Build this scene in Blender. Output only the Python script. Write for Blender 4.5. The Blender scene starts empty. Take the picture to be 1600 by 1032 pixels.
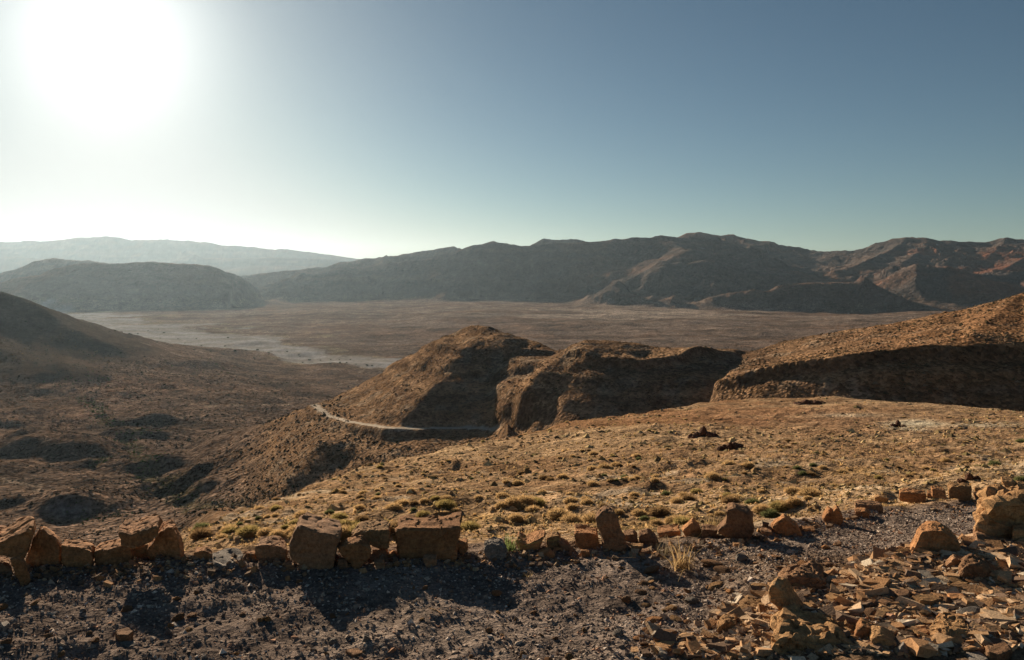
import bpy, bmesh, math, random
import numpy as np
from mathutils import Vector, Matrix, noise as mnoise
from mathutils.geometry import delaunay_2d_cdt

random.seed(7)
rng = np.random.default_rng(7)
SC = bpy.context.scene
COL = SC.collection
R = math.radians

# ------------------------------------------------------------------ camera, world, sun, exposure
F = 1244.0            # focal length in photograph pixels (28 mm on a 36 mm sensor)
HZ = 430.0            # row of the horizon
cam_d = bpy.data.cameras.new('camera')
cam = bpy.data.objects.new('camera', cam_d)
COL.objects.link(cam)
cam.location = (0, 0, 0)
cam.rotation_euler = (R(90), 0, 0)
cam_d.lens = 28.0
cam_d.sensor_width = 36.0
cam_d.shift_y = -(516 - HZ) / 1600.0
cam_d.clip_start = 0.1
cam_d.clip_end = 60000
SC.camera = cam

SUN_AZ, SUN_EL = R(-27.0), R(15.6)
w = bpy.data.worlds.new('World')
SC.world = w
w.use_nodes = True
nt = w.node_tree
sky = nt.nodes.new('ShaderNodeTexSky')
sky.sky_type = 'NISHITA'
sky.sun_disc = False
sky.sun_elevation = SUN_EL
sky.sun_rotation = SUN_AZ
sky.altitude = 1300
sky.air_density = 0.9
sky.dust_density = 0.72
sky.ozone_density = 1.5
nt.nodes['Background'].inputs['Strength'].default_value = 0.05
tintn = nt.nodes.new('ShaderNodeMix'); tintn.data_type = 'RGBA'; tintn.blend_type = 'MULTIPLY'; tintn.inputs['Factor'].default_value = 1
tintn.inputs['B'].default_value = (.505, .57, .54, 1)
nt.links.new(sky.outputs[0], tintn.inputs['A'])
def vmath(op, a, b):
    n_ = nt.nodes.new('ShaderNodeVectorMath'); n_.operation = op
    for i_, v_ in enumerate((a, b)):
        if hasattr(v_, 'is_linked'): nt.links.new(v_, n_.inputs[i_])
        else: n_.inputs[i_].default_value = v_
    return n_
SH = 7.0                     # tone curve: bright sky colour is compressed to an even pale veil
q_ = vmath('MULTIPLY', tintn.outputs['Result'], (1 / SH,) * 3)
q2 = vmath('MULTIPLY', q_.outputs[0], q_.outputs[0]); q4 = vmath('MULTIPLY', q2.outputs[0], q2.outputs[0])
q6 = vmath('MULTIPLY', q4.outputs[0], q2.outputs[0]); den = vmath('ADD', q6.outputs[0], (1, 1, 1))
sep = nt.nodes.new('ShaderNodeSeparateXYZ'); nt.links.new(den.outputs[0], sep.inputs[0]); cmb = nt.nodes.new('ShaderNodeCombineXYZ')
for i_ in range(3):
    pw = nt.nodes.new('ShaderNodeMath'); pw.operation = 'POWER'; pw.inputs[1].default_value = 1 / 6
    nt.links.new(sep.outputs[i_], pw.inputs[0]); nt.links.new(pw.outputs[0], cmb.inputs[i_])
veil = vmath('DIVIDE', tintn.outputs['Result'], cmb.outputs[0])
# glow round the sun, added by hand to the sky colour
tcw = nt.nodes.new('ShaderNodeTexCoord')
dt = vmath('DOT_PRODUCT', tcw.outputs['Generated'], (math.sin(SUN_AZ) * math.cos(SUN_EL), math.cos(SUN_AZ) * math.cos(SUN_EL), math.sin(SUN_EL)))
tot = None
for amp_, wid_ in ((6.5, .0048), (1.6, .026)):
    m1 = nt.nodes.new('ShaderNodeMath'); m1.operation = 'SUBTRACT'; nt.links.new(dt.outputs['Value'], m1.inputs[0]); m1.inputs[1].default_value = 1.0
    m2 = nt.nodes.new('ShaderNodeMath'); m2.operation = 'DIVIDE'; nt.links.new(m1.outputs[0], m2.inputs[0]); m2.inputs[1].default_value = wid_
    m3 = nt.nodes.new('ShaderNodeMath'); m3.operation = 'EXPONENT'; nt.links.new(m2.outputs[0], m3.inputs[0])
    m4 = nt.nodes.new('ShaderNodeVectorMath'); m4.operation = 'SCALE'; m4.inputs[0].default_value = (1.0, .96, .90); nt.links.new(m3.outputs[0], m4.inputs['Scale'])
    m5 = vmath('MULTIPLY', m4.outputs[0], (amp_,) * 3)
    tot = m5 if tot is None else vmath('ADD', tot.outputs[0], m5.outputs[0])
fin = vmath('ADD', veil.outputs[0], tot.outputs[0])
nt.links.new(fin.outputs[0], nt.nodes['Background'].inputs['Color'])

sun_d = bpy.data.lights.new('sun', 'SUN')
sun_d.energy = 5.0
sun_d.angle = R(0.55)
sun_d.color = (1.0, 0.82, 0.61)
sun = bpy.data.objects.new('sun', sun_d)
COL.objects.link(sun)
sdir = Vector((math.sin(SUN_AZ) * math.cos(SUN_EL), math.cos(SUN_AZ) * math.cos(SUN_EL), math.sin(SUN_EL)))
sun.rotation_euler = sdir.to_track_quat('Z', 'Y').to_euler()

SC.view_settings.view_transform = 'Standard'
SC.view_settings.look = 'None'
SC.view_settings.exposure = 0.86
SC.view_settings.gamma = 1.0
SC.cycles.volume_bounces = 1
SC.cycles.max_bounces = 4
SC.cycles.volume_max_steps = 64

# ------------------------------------------------------------------ small helpers
def P(px, py, d):
    """a point on the line of sight through (px, py) of the photograph, d metres out"""
    return ((px - 800) / F * d, d, -(py - HZ) / F * d)

def tag(o, label=None, cat=None, group=None, kind=None):
    if label: o['label'] = label
    if cat: o['category'] = cat
    if group: o['group'] = group
    if kind: o['kind'] = kind
    return o

def hash2(ix, iy, seed):
    h = (ix.astype(np.int64) * 374761393 + iy.astype(np.int64) * 668265263 + seed * 974634777) & 0xffffffff
    h = ((h ^ (h >> 13)) * 1274126177) & 0xffffffff
    h = h ^ (h >> 16)
    return (h & 0xffff) / 65535.0

def vnoise(x, y, seed=0):
    x = np.asarray(x, dtype=np.float64); y = np.asarray(y, dtype=np.float64)
    ix = np.floor(x); iy = np.floor(y)
    fx = x - ix; fy = y - iy
    fx = fx * fx * fx * (fx * (fx * 6 - 15) + 10); fy = fy * fy * fy * (fy * (fy * 6 - 15) + 10)
    a = hash2(ix, iy, seed); b = hash2(ix + 1, iy, seed)
    c = hash2(ix, iy + 1, seed); d = hash2(ix + 1, iy + 1, seed)
    return (a + (b - a) * fx + (c - a) * fy + (a - b - c + d) * fx * fy) * 2 - 1

def fbm(x, y, scale, octs, seed=0, gain=0.5):
    s = 0; a = 1.0; ca, sa = math.cos(0.6), math.sin(0.6)
    x = x / scale; y = y / scale
    for k in range(octs):
        s = s + a * vnoise(x, y, seed + k)
        x, y = (x * ca - y * sa) * 2.03 + 17.1, (x * sa + y * ca) * 2.03 - 9.7
        a *= gain
    return s

def ridged(x, y, scale, octs, seed=0, gain=0.5):
    s = 0; a = 1.0; ca, sa = math.cos(0.8), math.sin(0.8)
    x = x / scale; y = y / scale
    for k in range(octs):
        s = s + a * (1 - 2 * np.abs(vnoise(x, y, seed + k)))
        x, y = (x * ca - y * sa) * 2.07 + 7.1, (x * sa + y * ca) * 2.07 - 3.7
        a *= gain
    return s

def sstep(a, b, x):
    t = np.clip((x - a) / (b - a), 0, 1)
    return t * t * (3 - 2 * t)

# ------------------------------------------------------------------ the lie of the land: surveyed lines
def Z(px, d, z):                      # a point given by bearing, distance and height
    return (px, d, z)
def V(px, py, d):
    return (px, d, -(py - HZ) / F * d)

LINES = []
def line(*pts): LINES.append(list(pts))

# ground round the camera and the gravel track
line(*[Z(p, 1.5, -2.15) for p in (-700, 100, 800, 1500, 2300)])
line(*[Z(p, 3.2, z) for p, z in ((-700, -2.2), (100, -2.2), (800, -2.2), (1100, -2.12), (1350, -2.0), (1700, -1.95), (2300, -1.9))])
line(*[Z(p, 4.6, z) for p, z in ((-700, -2.2), (100, -2.2), (800, -2.2), (1080, -2.12), (1300, -1.98), (1600, -1.95), (2300, -1.9))])
line(Z(1300, 5.4, -2.08), Z(1430, 5.7, -1.98), Z(1700, 5.8, -1.98), Z(2300, 5.8, -2.0))
line(Z(1330, 6.2, -2.24), Z(1480, 6.4, -2.16), Z(1700, 6.7, -2.2), Z(2300, 7, -2.3))
# foot of the row of stones
ROW = [(-700, 5.7, -2.2), (0, 5.75, -2.2), (300, 5.9, -2.19), (670, 6.15, -2.2), (950, 6.4, -2.21), (1150, 6.65, -2.22),
       (1220, 7.1, -2.33), (1300, 7.8, -2.48), (1390, 9.0, -2.68), (1500, 10.0, -2.84), (1600, 11.0, -2.96), (2300, 15, -3.6)]
line(*ROW)
line(*[Z(p, d * 1.07, z - .02) for p, d, z in ROW])
# slope below the stones
line(Z(-700, 9, -4.2), Z(0, 8.5, -3.8), Z(100, 8.5, -3.5), V(300, 876, 8), V(450, 862, 8.5), V(800, 845, 9), V(1100, 828, 9), V(1250, 812, 10.5), V(1400, 786, 11.5), V(1600, 757, 13.5), Z(2300, 19, -4.4))
line(Z(-700, 16, -9.5), Z(0, 13, -7.5), Z(150, 12, -6.1), V(300, 853, 12), V(450, 838, 12), V(800, 815, 14), V(1100, 795, 14), V(1250, 785, 15), V(1400, 770, 16), V(1600, 745, 18), Z(2300, 25, -5.5))
line(V(300, 838, 16), V(450, 815, 18), V(800, 790, 20), V(1100, 763, 22), V(1400, 742, 26), V(1600, 722, 29), Z(2300, 34, -7.2))
line(V(450, 790, 26), V(620, 772, 29), V(800, 760, 30), V(1100, 730, 35), V(1400, 708, 45), V(1600, 692, 50), Z(2300, 55, -9))
line(V(600, 742, 44), V(800, 722, 48), V(1100, 693, 56), V(1400, 670, 75), V(1600, 668, 80), Z(2300, 90, -14))
line(V(1000, 665, 85), V(1100, 655, 90), V(1250, 645, 105), V(1400, 646, 112), V(1600, 653, 112))
# brow of that slope
EDGE = [(-700, 30, -21), (0, 24, -14.5), (150, 20, -9.6), V(280, 826, 22), V(350, 802, 29), V(450, 769, 42), V(540, 737, 54), V(600, 716, 64), V(700, 691, 82), V(800, 674, 98),
        V(900, 656, 112), V(1000, 641, 127), V(1110, 626, 142), V(1200, 620, 152), V(1300, 617, 157), V(1400, 624, 157), V(1500, 632, 152), V(1600, 640, 147), Z(2300, 150, -22)]
line(*EDGE)
line(*[Z(p, d * 1.12 + 2, z - d * .075 - .4) for p, d, z in EDGE])
# ravine behind it, falling to the left into the valley
line(Z(2300, 240, -40), Z(1600, 232, -56), Z(1400, 240, -60), Z(1200, 252, -65), Z(1100, 270, -69), Z(1000, 285, -73), Z(900, 300, -77), Z(800, 305, -82), Z(700, 300, -87),
     Z(620, 305, -92), Z(520, 320, -98), Z(440, 345, -104), V(385, 788, 378), V(300, 792, 430), V(262, 770, 500), V(230, 742, 575))
line(Z(-700, 150, -80), Z(0, 180, -85), Z(150, 170, -80), Z(280, 160, -65), Z(450, 170, -52), Z(620, 180, -50), Z(800, 195, -46))
line(Z(-700, 330, -125), V(0, 862, 345), V(100, 858, 350), V(200, 850, 360), V(260, 835, 370), Z(330, 350, -104))
# valley floor
line(Z(-700, 400, -128), V(0, 830, 395), V(100, 832, 400), V(200, 818, 410))
line(Z(-700, 520, -138), V(-100, 770, 510), V(0, 768, 520), V(100, 770, 510), V(200, 765, 505), V(290, 750, 525))
line(Z(-700, 620, -145), V(0, 725, 620), V(100, 735, 600), V(200, 722, 625), V(300, 712, 640))
line(Z(-700, 800, -140), V(0, 672, 790), V(200, 678, 790), V(300, 676, 800), V(360, 668, 830), V(430, 652, 900), V(490, 628, 1060))
line(Z(-700, 1000, -110), V(0, 628, 980), V(100, 632, 985), V(250, 620, 1080), V(400, 600, 1330), V(520, 588, 1480), V(600, 582, 1560))
line(Z(1800, 2000, -178), Z(1400, 1900, -178), Z(1200, 1850, -182), Z(1000, 1800, -184), Z(800, 1780, -190), V(620, 571, 1740), V(500, 559, 1900), V(420, 547, 2080), V(330, 536, 2290), V(250, 523, 2600), V(150, 508, 3050), V(80, 492, 3900), Z(-700, 4200, -190))
line(Z(-700, 1700, -150), Z(0, 1750, -165), Z(200, 1550, -172), V(330, 562, 1720))
line(Z(2300, 3000, -150), V(1500, 490, 3500), V(1250, 497, 3300), V(1000, 498, 3150), V(800, 500, 3050), V(600, 512, 2900), V(400, 505, 3150), V(250, 498, 3500))
line(Z(2300, 5200, -120), V(1400, 478, 4700), V(1100, 474, 4700), V(900, 470, 4900), V(700, 466, 5200), V(560, 472, 4900), V(400, 480, 4700), V(200, 485, 4300), V(0, 486, 4300), Z(-700, 4600, -190))
line(Z(2300, 9000, -100), Z(1400, 9000, -150), Z(700, 9000, -150), Z(0, 9000, -170), Z(-700, 9000, -170))
line(Z(2300, 19000, -100), Z(1400, 19000, -100), Z(700, 19000, -100), Z(0, 19000, -100), Z(-700, 19000, -100))
# first hill: nose between lit and shaded flank, cap, terraces, road contour
ROADP = [V(490, 632, 520), V(500, 640, 498), V(514, 650, 474), V(545, 659, 436), V(580, 665, 411), V(612, 669, 396), V(650, 670, 394), V(700, 669, 397), V(740, 669, 395), V(775, 670, 388), V(800, 673, 380), V(818, 673, 376)]
line(*ROADP)
line(V(765, 500, 512), V(748, 520, 498), V(725, 546, 470), V(705, 572, 452), V(655, 624, 420), V(612, 669, 396))
line(V(612, 669, 396), V(560, 705, 384), V(500, 750, 372), V(420, 785, 366))
line(V(765, 500, 512), V(735, 508, 530), V(700, 524, 546), V(655, 546, 560), V(600, 576, 566), V(560, 599, 560), V(515, 626, 538), V(490, 632, 520))
line(V(765, 500, 512), V(800, 514, 508), V(835, 530, 498), V(868, 546, 480))
line(V(655, 546, 560), V(683, 542, 495), V(725, 546, 470), V(800, 549, 466), V(868, 553, 462))
line(V(600, 576, 566), V(645, 573, 492), V(705, 572, 452))
line(V(868, 553, 462), V(838, 580, 428), V(806, 610, 404), V(786, 642, 392), V(778, 670, 388))
line(V(705, 572, 452), V(770, 590, 444), V(838, 580, 428))
# spurs of the second hill
line(V(868, 546, 480), V(890, 543, 455), V(925, 530, 440), V(950, 527, 438), V(990, 532, 440), V(1030, 543, 440), V(1060, 543, 440), V(1100, 541, 440), V(1140, 541, 450), V(1172, 544, 462))
line(V(925, 530, 440), V(885, 552, 418), V(842, 582, 396), V(812, 612, 384), V(794, 650, 376), V(800, 673, 372))
line(V(905, 556, 404), V(880, 588, 388), V(852, 636, 372), V(852, 668, 360))
line(V(812, 612, 384), V(852, 636, 372))
line(V(800, 673, 372), V(828, 671, 364), V(852, 668, 360))
line(V(950, 548, 418), V(985, 556, 408), V(1000, 562, 404))
line(V(905, 556, 404), V(930, 566, 392), V(1000, 570, 386), V(1060, 560, 392), V(1092, 546, 405), V(1140, 546, 430))
line(Z(870, 320, -78), Z(950, 320, -74), Z(1050, 325, -70), V(1115, 640, 340))
# right-hand shoulder
line(V(1172, 544, 462), V(1300, 519, 452), V(1400, 504, 442), V(1500, 484, 432), V(1600, 455, 422), V(1700, 420, 415), Z(2300, 400, 50))
line(V(1172, 544, 462), V(1140, 575, 380), V(1116, 600, 332))
line(V(1116, 600, 332), V(1150, 597, 324), V(1200, 590, 316), V(1300, 570, 306), V(1400, 555, 300), V(1500, 548, 298), V(1600, 547, 298), Z(1800, 300, -20), Z(2300, 300, -5))
line(V(1116, 600, 332), V(1108, 615, 328), V(1112, 640, 316), Z(1116, 300, -64))
line(Z(1200, 290, -56), Z(1300, 276, -54), Z(1400, 268, -53), Z(1600, 262, -50), Z(2300, 265, -35))
# lower spur below the road
line(V(490, 632, 520), V(420, 655, 590), V(350, 668, 680), V(300, 682, 740))
line(V(300, 735, 540), V(360, 745, 470), V(420, 740, 420), V(500, 690, 404))
# back slopes of the hills
line(Z(350, 830, -150), Z(420, 740, -142), Z(490, 670, -136), Z(560, 700, -142), Z(650, 720, -142), Z(765, 660, -112), Z(868, 600, -110), Z(1000, 570, -100), Z(1172, 600, -110), Z(1300, 600, -95), Z(1600, 560, -50), Z(2300, 520, 10))
line(Z(560, 800, -155), Z(765, 850, -168), Z(1000, 820, -168), Z(1200, 850, -165), Z(1400, 950, -165), Z(1600, 1000, -160), Z(2300, 1100, -140))
line(Z(640, 1150, -180), Z(1000, 1250, -180), Z(1600, 1400, -175), Z(2300, 1600, -170))

# ------------------------------------------------------------------ grid
def rows():
    segs = [(1.6, 4.2, .04), (4.2, 9, .0085), (9, 22, .0085), (22, 160, .0095), (160, 262, .03), (262, 590, .0056), (590, 900, .008), (385, 385, 1),
            (900, 2600, .012), (2600, 4200, .010), (4200, 7600, .0075), (7600, 12000, .03), (12000, 15500, .008), (15500, 19000, .05)]
    out = []
    for a, b, s in segs:
        if b <= a: continue
        n = max(2, int(math.log(b / a) / s))
        out += list(np.exp(np.linspace(math.log(a), math.log(b), n, endpoint=False)))
    out.append(19000.0)
    return np.array(out)
DS = rows()
PXS = np.concatenate([np.linspace(-640, -80, 34, endpoint=False), np.linspace(-80, 1680, 880, endpoint=False), np.linspace(1680, 2240, 35)])
NR, NC = len(DS), len(PXS)
GP, GD = np.meshgrid(PXS, DS)
GX = (GP - 800) / F * GD
GY = GD.copy()

def build_tin():
    pts = []; idx = {}; edges = []; zz = []
    def add(p):
        k = (round(p[0], 2), round(p[1], 2))
        if k not in idx:
            idx[k] = len(pts); pts.append(Vector((p[0] / 100.0, math.log(p[1]) * 3.0))); zz.append(p[2])
        return idx[k]
    for L in LINES:
        ids = [add(p) for p in L]
        for a, b in zip(ids, ids[1:]):
            if a != b: edges.append((a, b))
    res = delaunay_2d_cdt(pts, edges, [], 0, 1e-5)
    ov, oe, of, orig = res[0], res[1], res[2], res[3]
    z = []
    for i, v in enumerate(ov):
        if orig[i]:
            z.append(zz[orig[i][0]])
        else:
            best = None
            for a, b in edges:
                A, B = pts[a], pts[b]; AB = B - A
                t = (v - A).dot(AB) / max(AB.length_squared, 1e-9)
                if -1e-3 <= t <= 1.001:
                    e = ((A + AB * t) - v).length
                    if best is None or e < best[0]: best = (e, zz[a] * (1 - t) + zz[b] * t)
            z.append(best[1])
    return ov, of, z

def raster():
    ov, of, z = build_tin()
    H = np.full((NR, NC), np.nan)
    X = PXS / 100.0; Yl = np.log(DS) * 3.0
    for f in of:
        a, b, c = [ov[i] for i in f]; za, zb, zc = [z[i] for i in f]
        c0, c1 = np.searchsorted(X, [min(a.x, b.x, c.x) - 1e-6, max(a.x, b.x, c.x) + 1e-6])
        r0, r1 = np.searchsorted(Yl, [min(a.y, b.y, c.y) - 1e-6, max(a.y, b.y, c.y) + 1e-6])
        if c1 <= c0 or r1 <= r0: continue
        gx, gy = np.meshgrid(X[c0:c1], Yl[r0:r1])
        den = (b.y - c.y) * (a.x - c.x) + (c.x - b.x) * (a.y - c.y)
        if abs(den) < 1e-12: continue
        l1 = ((b.y - c.y) * (gx - c.x) + (c.x - b.x) * (gy - c.y)) / den
        l2 = ((c.y - a.y) * (gx - c.x) + (a.x - c.x) * (gy - c.y)) / den
        l3 = 1 - l1 - l2
        m = (l1 > -1e-6) & (l2 > -1e-6) & (l3 > -1e-6)
        sub = H[r0:r1, c0:c1]
        sub[m] = (l1 * za + l2 * zb + l3 * zc)[m]
    return H

def blur(A, sr, sc):
    def k(s):
        n = max(1, int(s * 2.5)); t = np.arange(-n, n + 1); g = np.exp(-t * t / (2 * s * s)); return g / g.sum(), n
    if sr > 0:
        g, n = k(sr); B = np.pad(A, ((n, n), (0, 0)), mode='edge'); A = sum(g[i] * B[i:i + A.shape[0]] for i in range(len(g)))
    if sc > 0:
        g, n = k(sc); B = np.pad(A, ((0, 0), (n, n)), mode='edge'); A = sum(g[i] * B[:, i:i + A.shape[1]] for i in range(len(g)))
    return A

H = raster()
assert not np.isnan(H).any(), 'holes in survey: %d' % np.isnan(H).sum()
Hs = blur(H, 3.0, 3.5)
Hf = blur(H, 1.6, 2.0)
mid_ = sstep(280, 310, GD) * (1 - sstep(580, 640, GD))
Hs = Hf * mid_ + Hs * (1 - mid_)
Hw = blur(H, 7.0, 9.0)
wide = sstep(8, 14, GD) * (1 - sstep(120, 150, GD)) + sstep(620, 760, GD)
wide = np.clip(wide, 0, 1) * 0.9
brow = np.exp(-((np.log(GD) - np.log(np.interp(GP, [e[0] for e in EDGE], [e[1] for e in EDGE]))) / .05) ** 2)
H = Hs * (1 - wide * (1 - brow)) + Hw * wide * (1 - brow)

def seg_dist(X, Y, poly):
    """distance to a polyline, the height of its nearest point and the position along it"""
    D = np.full(X.shape, 1e9); Zc = np.zeros(X.shape); T = np.zeros(X.shape); acc = 0.0
    for (x0, y0, z0), (x1, y1, z1) in zip(poly, poly[1:]):
        dx, dy = x1 - x0, y1 - y0; L2 = dx * dx + dy * dy
        t = np.clip(((X - x0) * dx + (Y - y0) * dy) / L2, 0, 1)
        d = np.hypot(X - x0 - t * dx, Y - y0 - t * dy)
        m = d < D
        D[m] = d[m]; Zc[m] = (z0 + t * (z1 - z0))[m]; T[m] = (acc + t * math.sqrt(L2))[m]
        acc += math.sqrt(L2)
    return D, Zc, T

# ---- low mounds on the valley floor (bearing, row, half-width px, length m, height m)
def mound(px, py, d, rx, ry, h, skew=0.0):
    global H
    x0, y0, _ = P(px, py, d)
    X = (GX - x0) / rx; Y = (GY - y0) / ry
    X = X + skew * Y + fbm(GX, GY, rx * .9, 2, int(px)) * .25; Y = Y + fbm(GX, GY, rx * .9, 2, int(py)) * .25
    Yc = np.where(Y < 0, Y * 1.7, Y * .8)           # near side shaped steeper so that it falls into shade
    H = H + 1.1 * h * np.exp(-(X * X + Yc * Yc) ** 1.2)
for a in [(235, 655, 860, 38, 40, 9), (205, 685, 750, 40, 34, 10), (80, 712, 660, 50, 40, 13), (30, 700, 690, 30, 30, 7), (160, 660, 840, 30, 30, 4), (240, 732, 600, 40, 30, 8),
          (290, 765, 505, 24, 22, 8), (330, 612, 1200, 110, 110, 12), (60, 612, 1080, 90, 50, 10), (140, 600, 1180, 80, 60, 8), (250, 575, 1450, 100, 70, 9), (180, 592, 1250, 70, 60, 8),
          (110, 795, 450, 26, 24, 9), (20, 740, 590, 34, 26, 6), (150, 735, 610, 26, 22, 5), (310, 780, 455, 22, 18, 5), (50, 790, 470, 25, 20, 6), (170, 580, 1400, 80, 60, 9), (380, 590, 1420, 90, 60, 5),
          (20, 665, 820, 45, 35, 6), (120, 700, 700, 24, 22, 4), (330, 640, 1000, 50, 50, 5), (410, 622, 1180, 60, 60, 5)]:
    mound(*a)

# ---- mountains: crest lines with falling flanks
def ridge(pts, slope, fall=1.0, gully=0.22, wl=420, seed=0, back=None):
    global H
    poly = [P(*p) for p in pts]
    xs = [p[0] for p in poly]; ys = [p[1] for p in poly]; zmax = max(p[2] for p in poly)
    reach = (zmax + 230) / slope * 1.6
    m = (GX > min(xs) - reach) & (GX < max(xs) + reach) & (GY > min(ys) - reach) & (GY < max(ys) + reach)
    X = GX[m]; Y = GY[m]
    D, Zc, T = seg_dist(X, Y, poly)
    side = np.sign((X - xs[0]) * (ys[-1] - ys[0]) - (Y - ys[0]) * (xs[-1] - xs[0])) * 50
    wr = fbm(X, Y, wl * .9, 2, seed + 5) * wl * .22
    n = ridged(T + wr + side * wl, D * .28 + wr, wl * .75, 3, seed, .5) * .6          # ribs and gullies running down the flank
    n2 = fbm(X, Y, wl * 1.6, 2, seed + 9)
    Dc = np.minimum(D, wl * 2.5)
    z = Zc - slope * D + slope * Dc * (gully * n * sstep(0, wl * .5, D) + .12 * n2) * sstep(0, wl * .6, D)
    z = z + fbm(X, Y, wl * .2, 3, seed + 20) * wl * .008 * sstep(0, wl * .4, D)
    h = H[m]
    base = h - 6
    k = 55.0                                                   # soft foot
    H[m] = np.where(z > h + k, z, np.where(z < h - k, h, h + (z - h + k) ** 2 / (4 * k)))

FAR = [V(-640, 400, 14500)]
ridge([(-640, 385, 14500), (-200, 380, 14500), (0, 378, 14500), (40, 377, 14400), (90, 376, 14300), (115, 372, 14300), (140, 370.5, 14300), (165, 368.5, 14300), (185, 371, 14300), (205, 375, 14300), (235, 375, 14300), (262, 373.5, 14300), (300, 377, 14400), (330, 380, 14400),
       (365, 384, 14500), (400, 387, 14500), (430, 390, 14500), (440, 389, 14500), (480, 394, 14500), (520, 399, 14500), (560, 405, 14500), (700, 412, 14500), (900, 420, 14600), (1200, 425, 14600)], .38, gully=.2, wl=1500, seed=3)
ridge([(-300, 404, 12700), (0, 402, 12700), (30, 401, 12700), (62, 404, 12700), (90, 414, 12700), (250, 412, 12700), (290, 402, 12700), (304, 398, 12700), (318, 403, 12700), (380, 404, 12700), (450, 402, 12700), (520, 406, 12700), (600, 415, 12700)], .38, gully=.2, wl=1000, seed=5)
ridge([(330, 421, 11900), (350, 417, 11900), (392, 412, 11900), (440, 411, 11900), (500, 415, 11900), (560, 425, 11900)], .38, gully=.2, wl=900, seed=6)
# left pair of hills
ridge([(-400, 420, 6200), (0, 428, 6200), (25, 420, 6200), (50, 409, 6200), (75, 405, 6200), (95, 404.5, 6200), (115, 407, 6200), (140, 407.5, 6200), (165, 412, 6200), (230, 425, 6200)], .5, wl=420, seed=11)
ridge([(-400, 446, 4900), (0, 441, 4900), (30, 433, 4900), (60, 430, 4900), (80, 420, 4900), (110, 414, 4900), (160, 412, 4950), (220, 412, 4950), (255, 411, 4950), (285, 410, 4950), (300, 413, 4950), (340, 419, 4950), (370, 428, 5000), (390, 440, 5000), (400, 462, 5000)], .42, gully=.14, wl=420, seed=12)
# main massif, far crest then near crest
ridge([(375, 431, 6700), (443, 424, 6700), (480, 420, 6700), (507, 417, 6700), (540, 409, 6700), (561, 405, 6700), (590, 402, 6700), (611, 399.5, 6600), (648, 393.5, 6600), (672, 391, 6600), (690, 388, 6600), (708, 385, 6600), (725, 391, 6500)], .5, wl=400, seed=13)
ridge([(385, 474, 5350), (434, 442, 5450), (471, 431, 5500), (541, 420, 5550), (603, 417, 5600), (659, 408, 5600), (690, 399, 5600), (718, 389, 5600), (745, 383, 5600), (772, 380.5, 5600), (800, 383, 5600), (814, 385, 5600), (834, 383, 5600), (880, 381, 5600), (937, 377, 5600),
       (972, 375, 5600), (990, 371, 5600), (1025, 370, 5600), (1061, 370, 5600), (1090, 370, 5600), (1118, 371, 5600), (1135, 378, 5550)], .52, gully=.3, wl=380, seed=14)
ridge([(834, 380, 6500), (840, 376, 6500), (850, 373, 6500), (880, 372.5, 6500), (911, 374, 6500), (925, 378, 6500), (940, 377, 6500), (955, 386, 6500)], .8, gully=.1, wl=300, seed=15)
ridge([(1061, 370, 6600), (1077, 364, 6600), (1092, 362.5, 6600), (1116, 367, 6600), (1145, 369, 6600), (1168, 374, 6500), (1185, 376.5, 6500), (1206, 377, 6500), (1232, 386, 6400), (1248, 386.5, 6400), (1271, 391.5, 6300), (1296, 393, 6200), (1325, 392, 6100), (1352, 390, 6100), (1375, 380, 6100),
       (1400, 375, 6100), (1420, 372, 6100), (1448, 375, 6100), (1482, 379.5, 6000), (1500, 379, 6000), (1516, 377, 6000), (1544, 379, 6000), (1572, 375, 6000), (1600, 376, 6000), (1680, 370, 6000), (1900, 380, 6000), (2200, 390, 6000)], .31, gully=.6, wl=420, seed=16)
# spurs that run out from the massif towards the plain
for i, s in enumerate([[(772, 381, 5600), (740, 420, 5250), (715, 452, 5000), (690, 465, 4850)],
          [(640, 408, 5600), (665, 440, 5250), (660, 460, 5000)],
          [(880, 381, 5600), (860, 415, 5300), (840, 450, 5050)],
          [(960, 376, 5600), (930, 405, 5300), (912, 440, 5000), (900, 462, 4850)],
          [(540, 420, 5550), (545, 440, 5400), (520, 465, 5150)],
          [(470, 431, 5500), (455, 450, 5350), (430, 470, 5150)],
          [(1040, 371, 5600), (1060, 385, 5300), (1078, 397, 5000), (1050, 408, 4850), (1010, 428, 4700), (970, 448, 4600), (940, 462, 4550)],
          [(1078, 397, 5000), (1120, 399, 4950), (1165, 415, 4900), (1210, 438, 4800)],
          [(1078, 397, 5000), (1075, 425, 4750), (1060, 452, 4550)],
          [(1120, 399, 4950), (1140, 430, 4650), (1150, 455, 4500)],
          [(1055, 408, 4900), (1020, 440, 4600), (995, 466, 4420)], [(1078, 397, 5000), (1055, 425, 4700), (1035, 462, 4430)], [(1165, 415, 4900), (1175, 440, 4600)],
          [(1145, 369, 6600), (1190, 395, 6000), (1240, 415, 5500), (1280, 430, 5100)],
          [(1232, 386, 6400), (1260, 405, 5900), (1300, 420, 5400)],
          [(1420, 372, 6100), (1390, 392, 5600), (1350, 408, 5200), (1300, 425, 4900)],
          [(1448, 375, 6100), (1445, 392, 5600), (1420, 402, 5300)],
          [(1482, 379, 6000), (1500, 390, 5700), (1490, 402, 5400)],
          [(1572, 375, 6000), (1560, 390, 5650), (1545, 402, 5400)],
          [(1640, 372, 6000), (1620, 392, 5500), (1590, 410, 5100), (1560, 425, 4800)]]):
    ridge(s, .36, gully=.5, wl=300, seed=40 + i)
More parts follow.
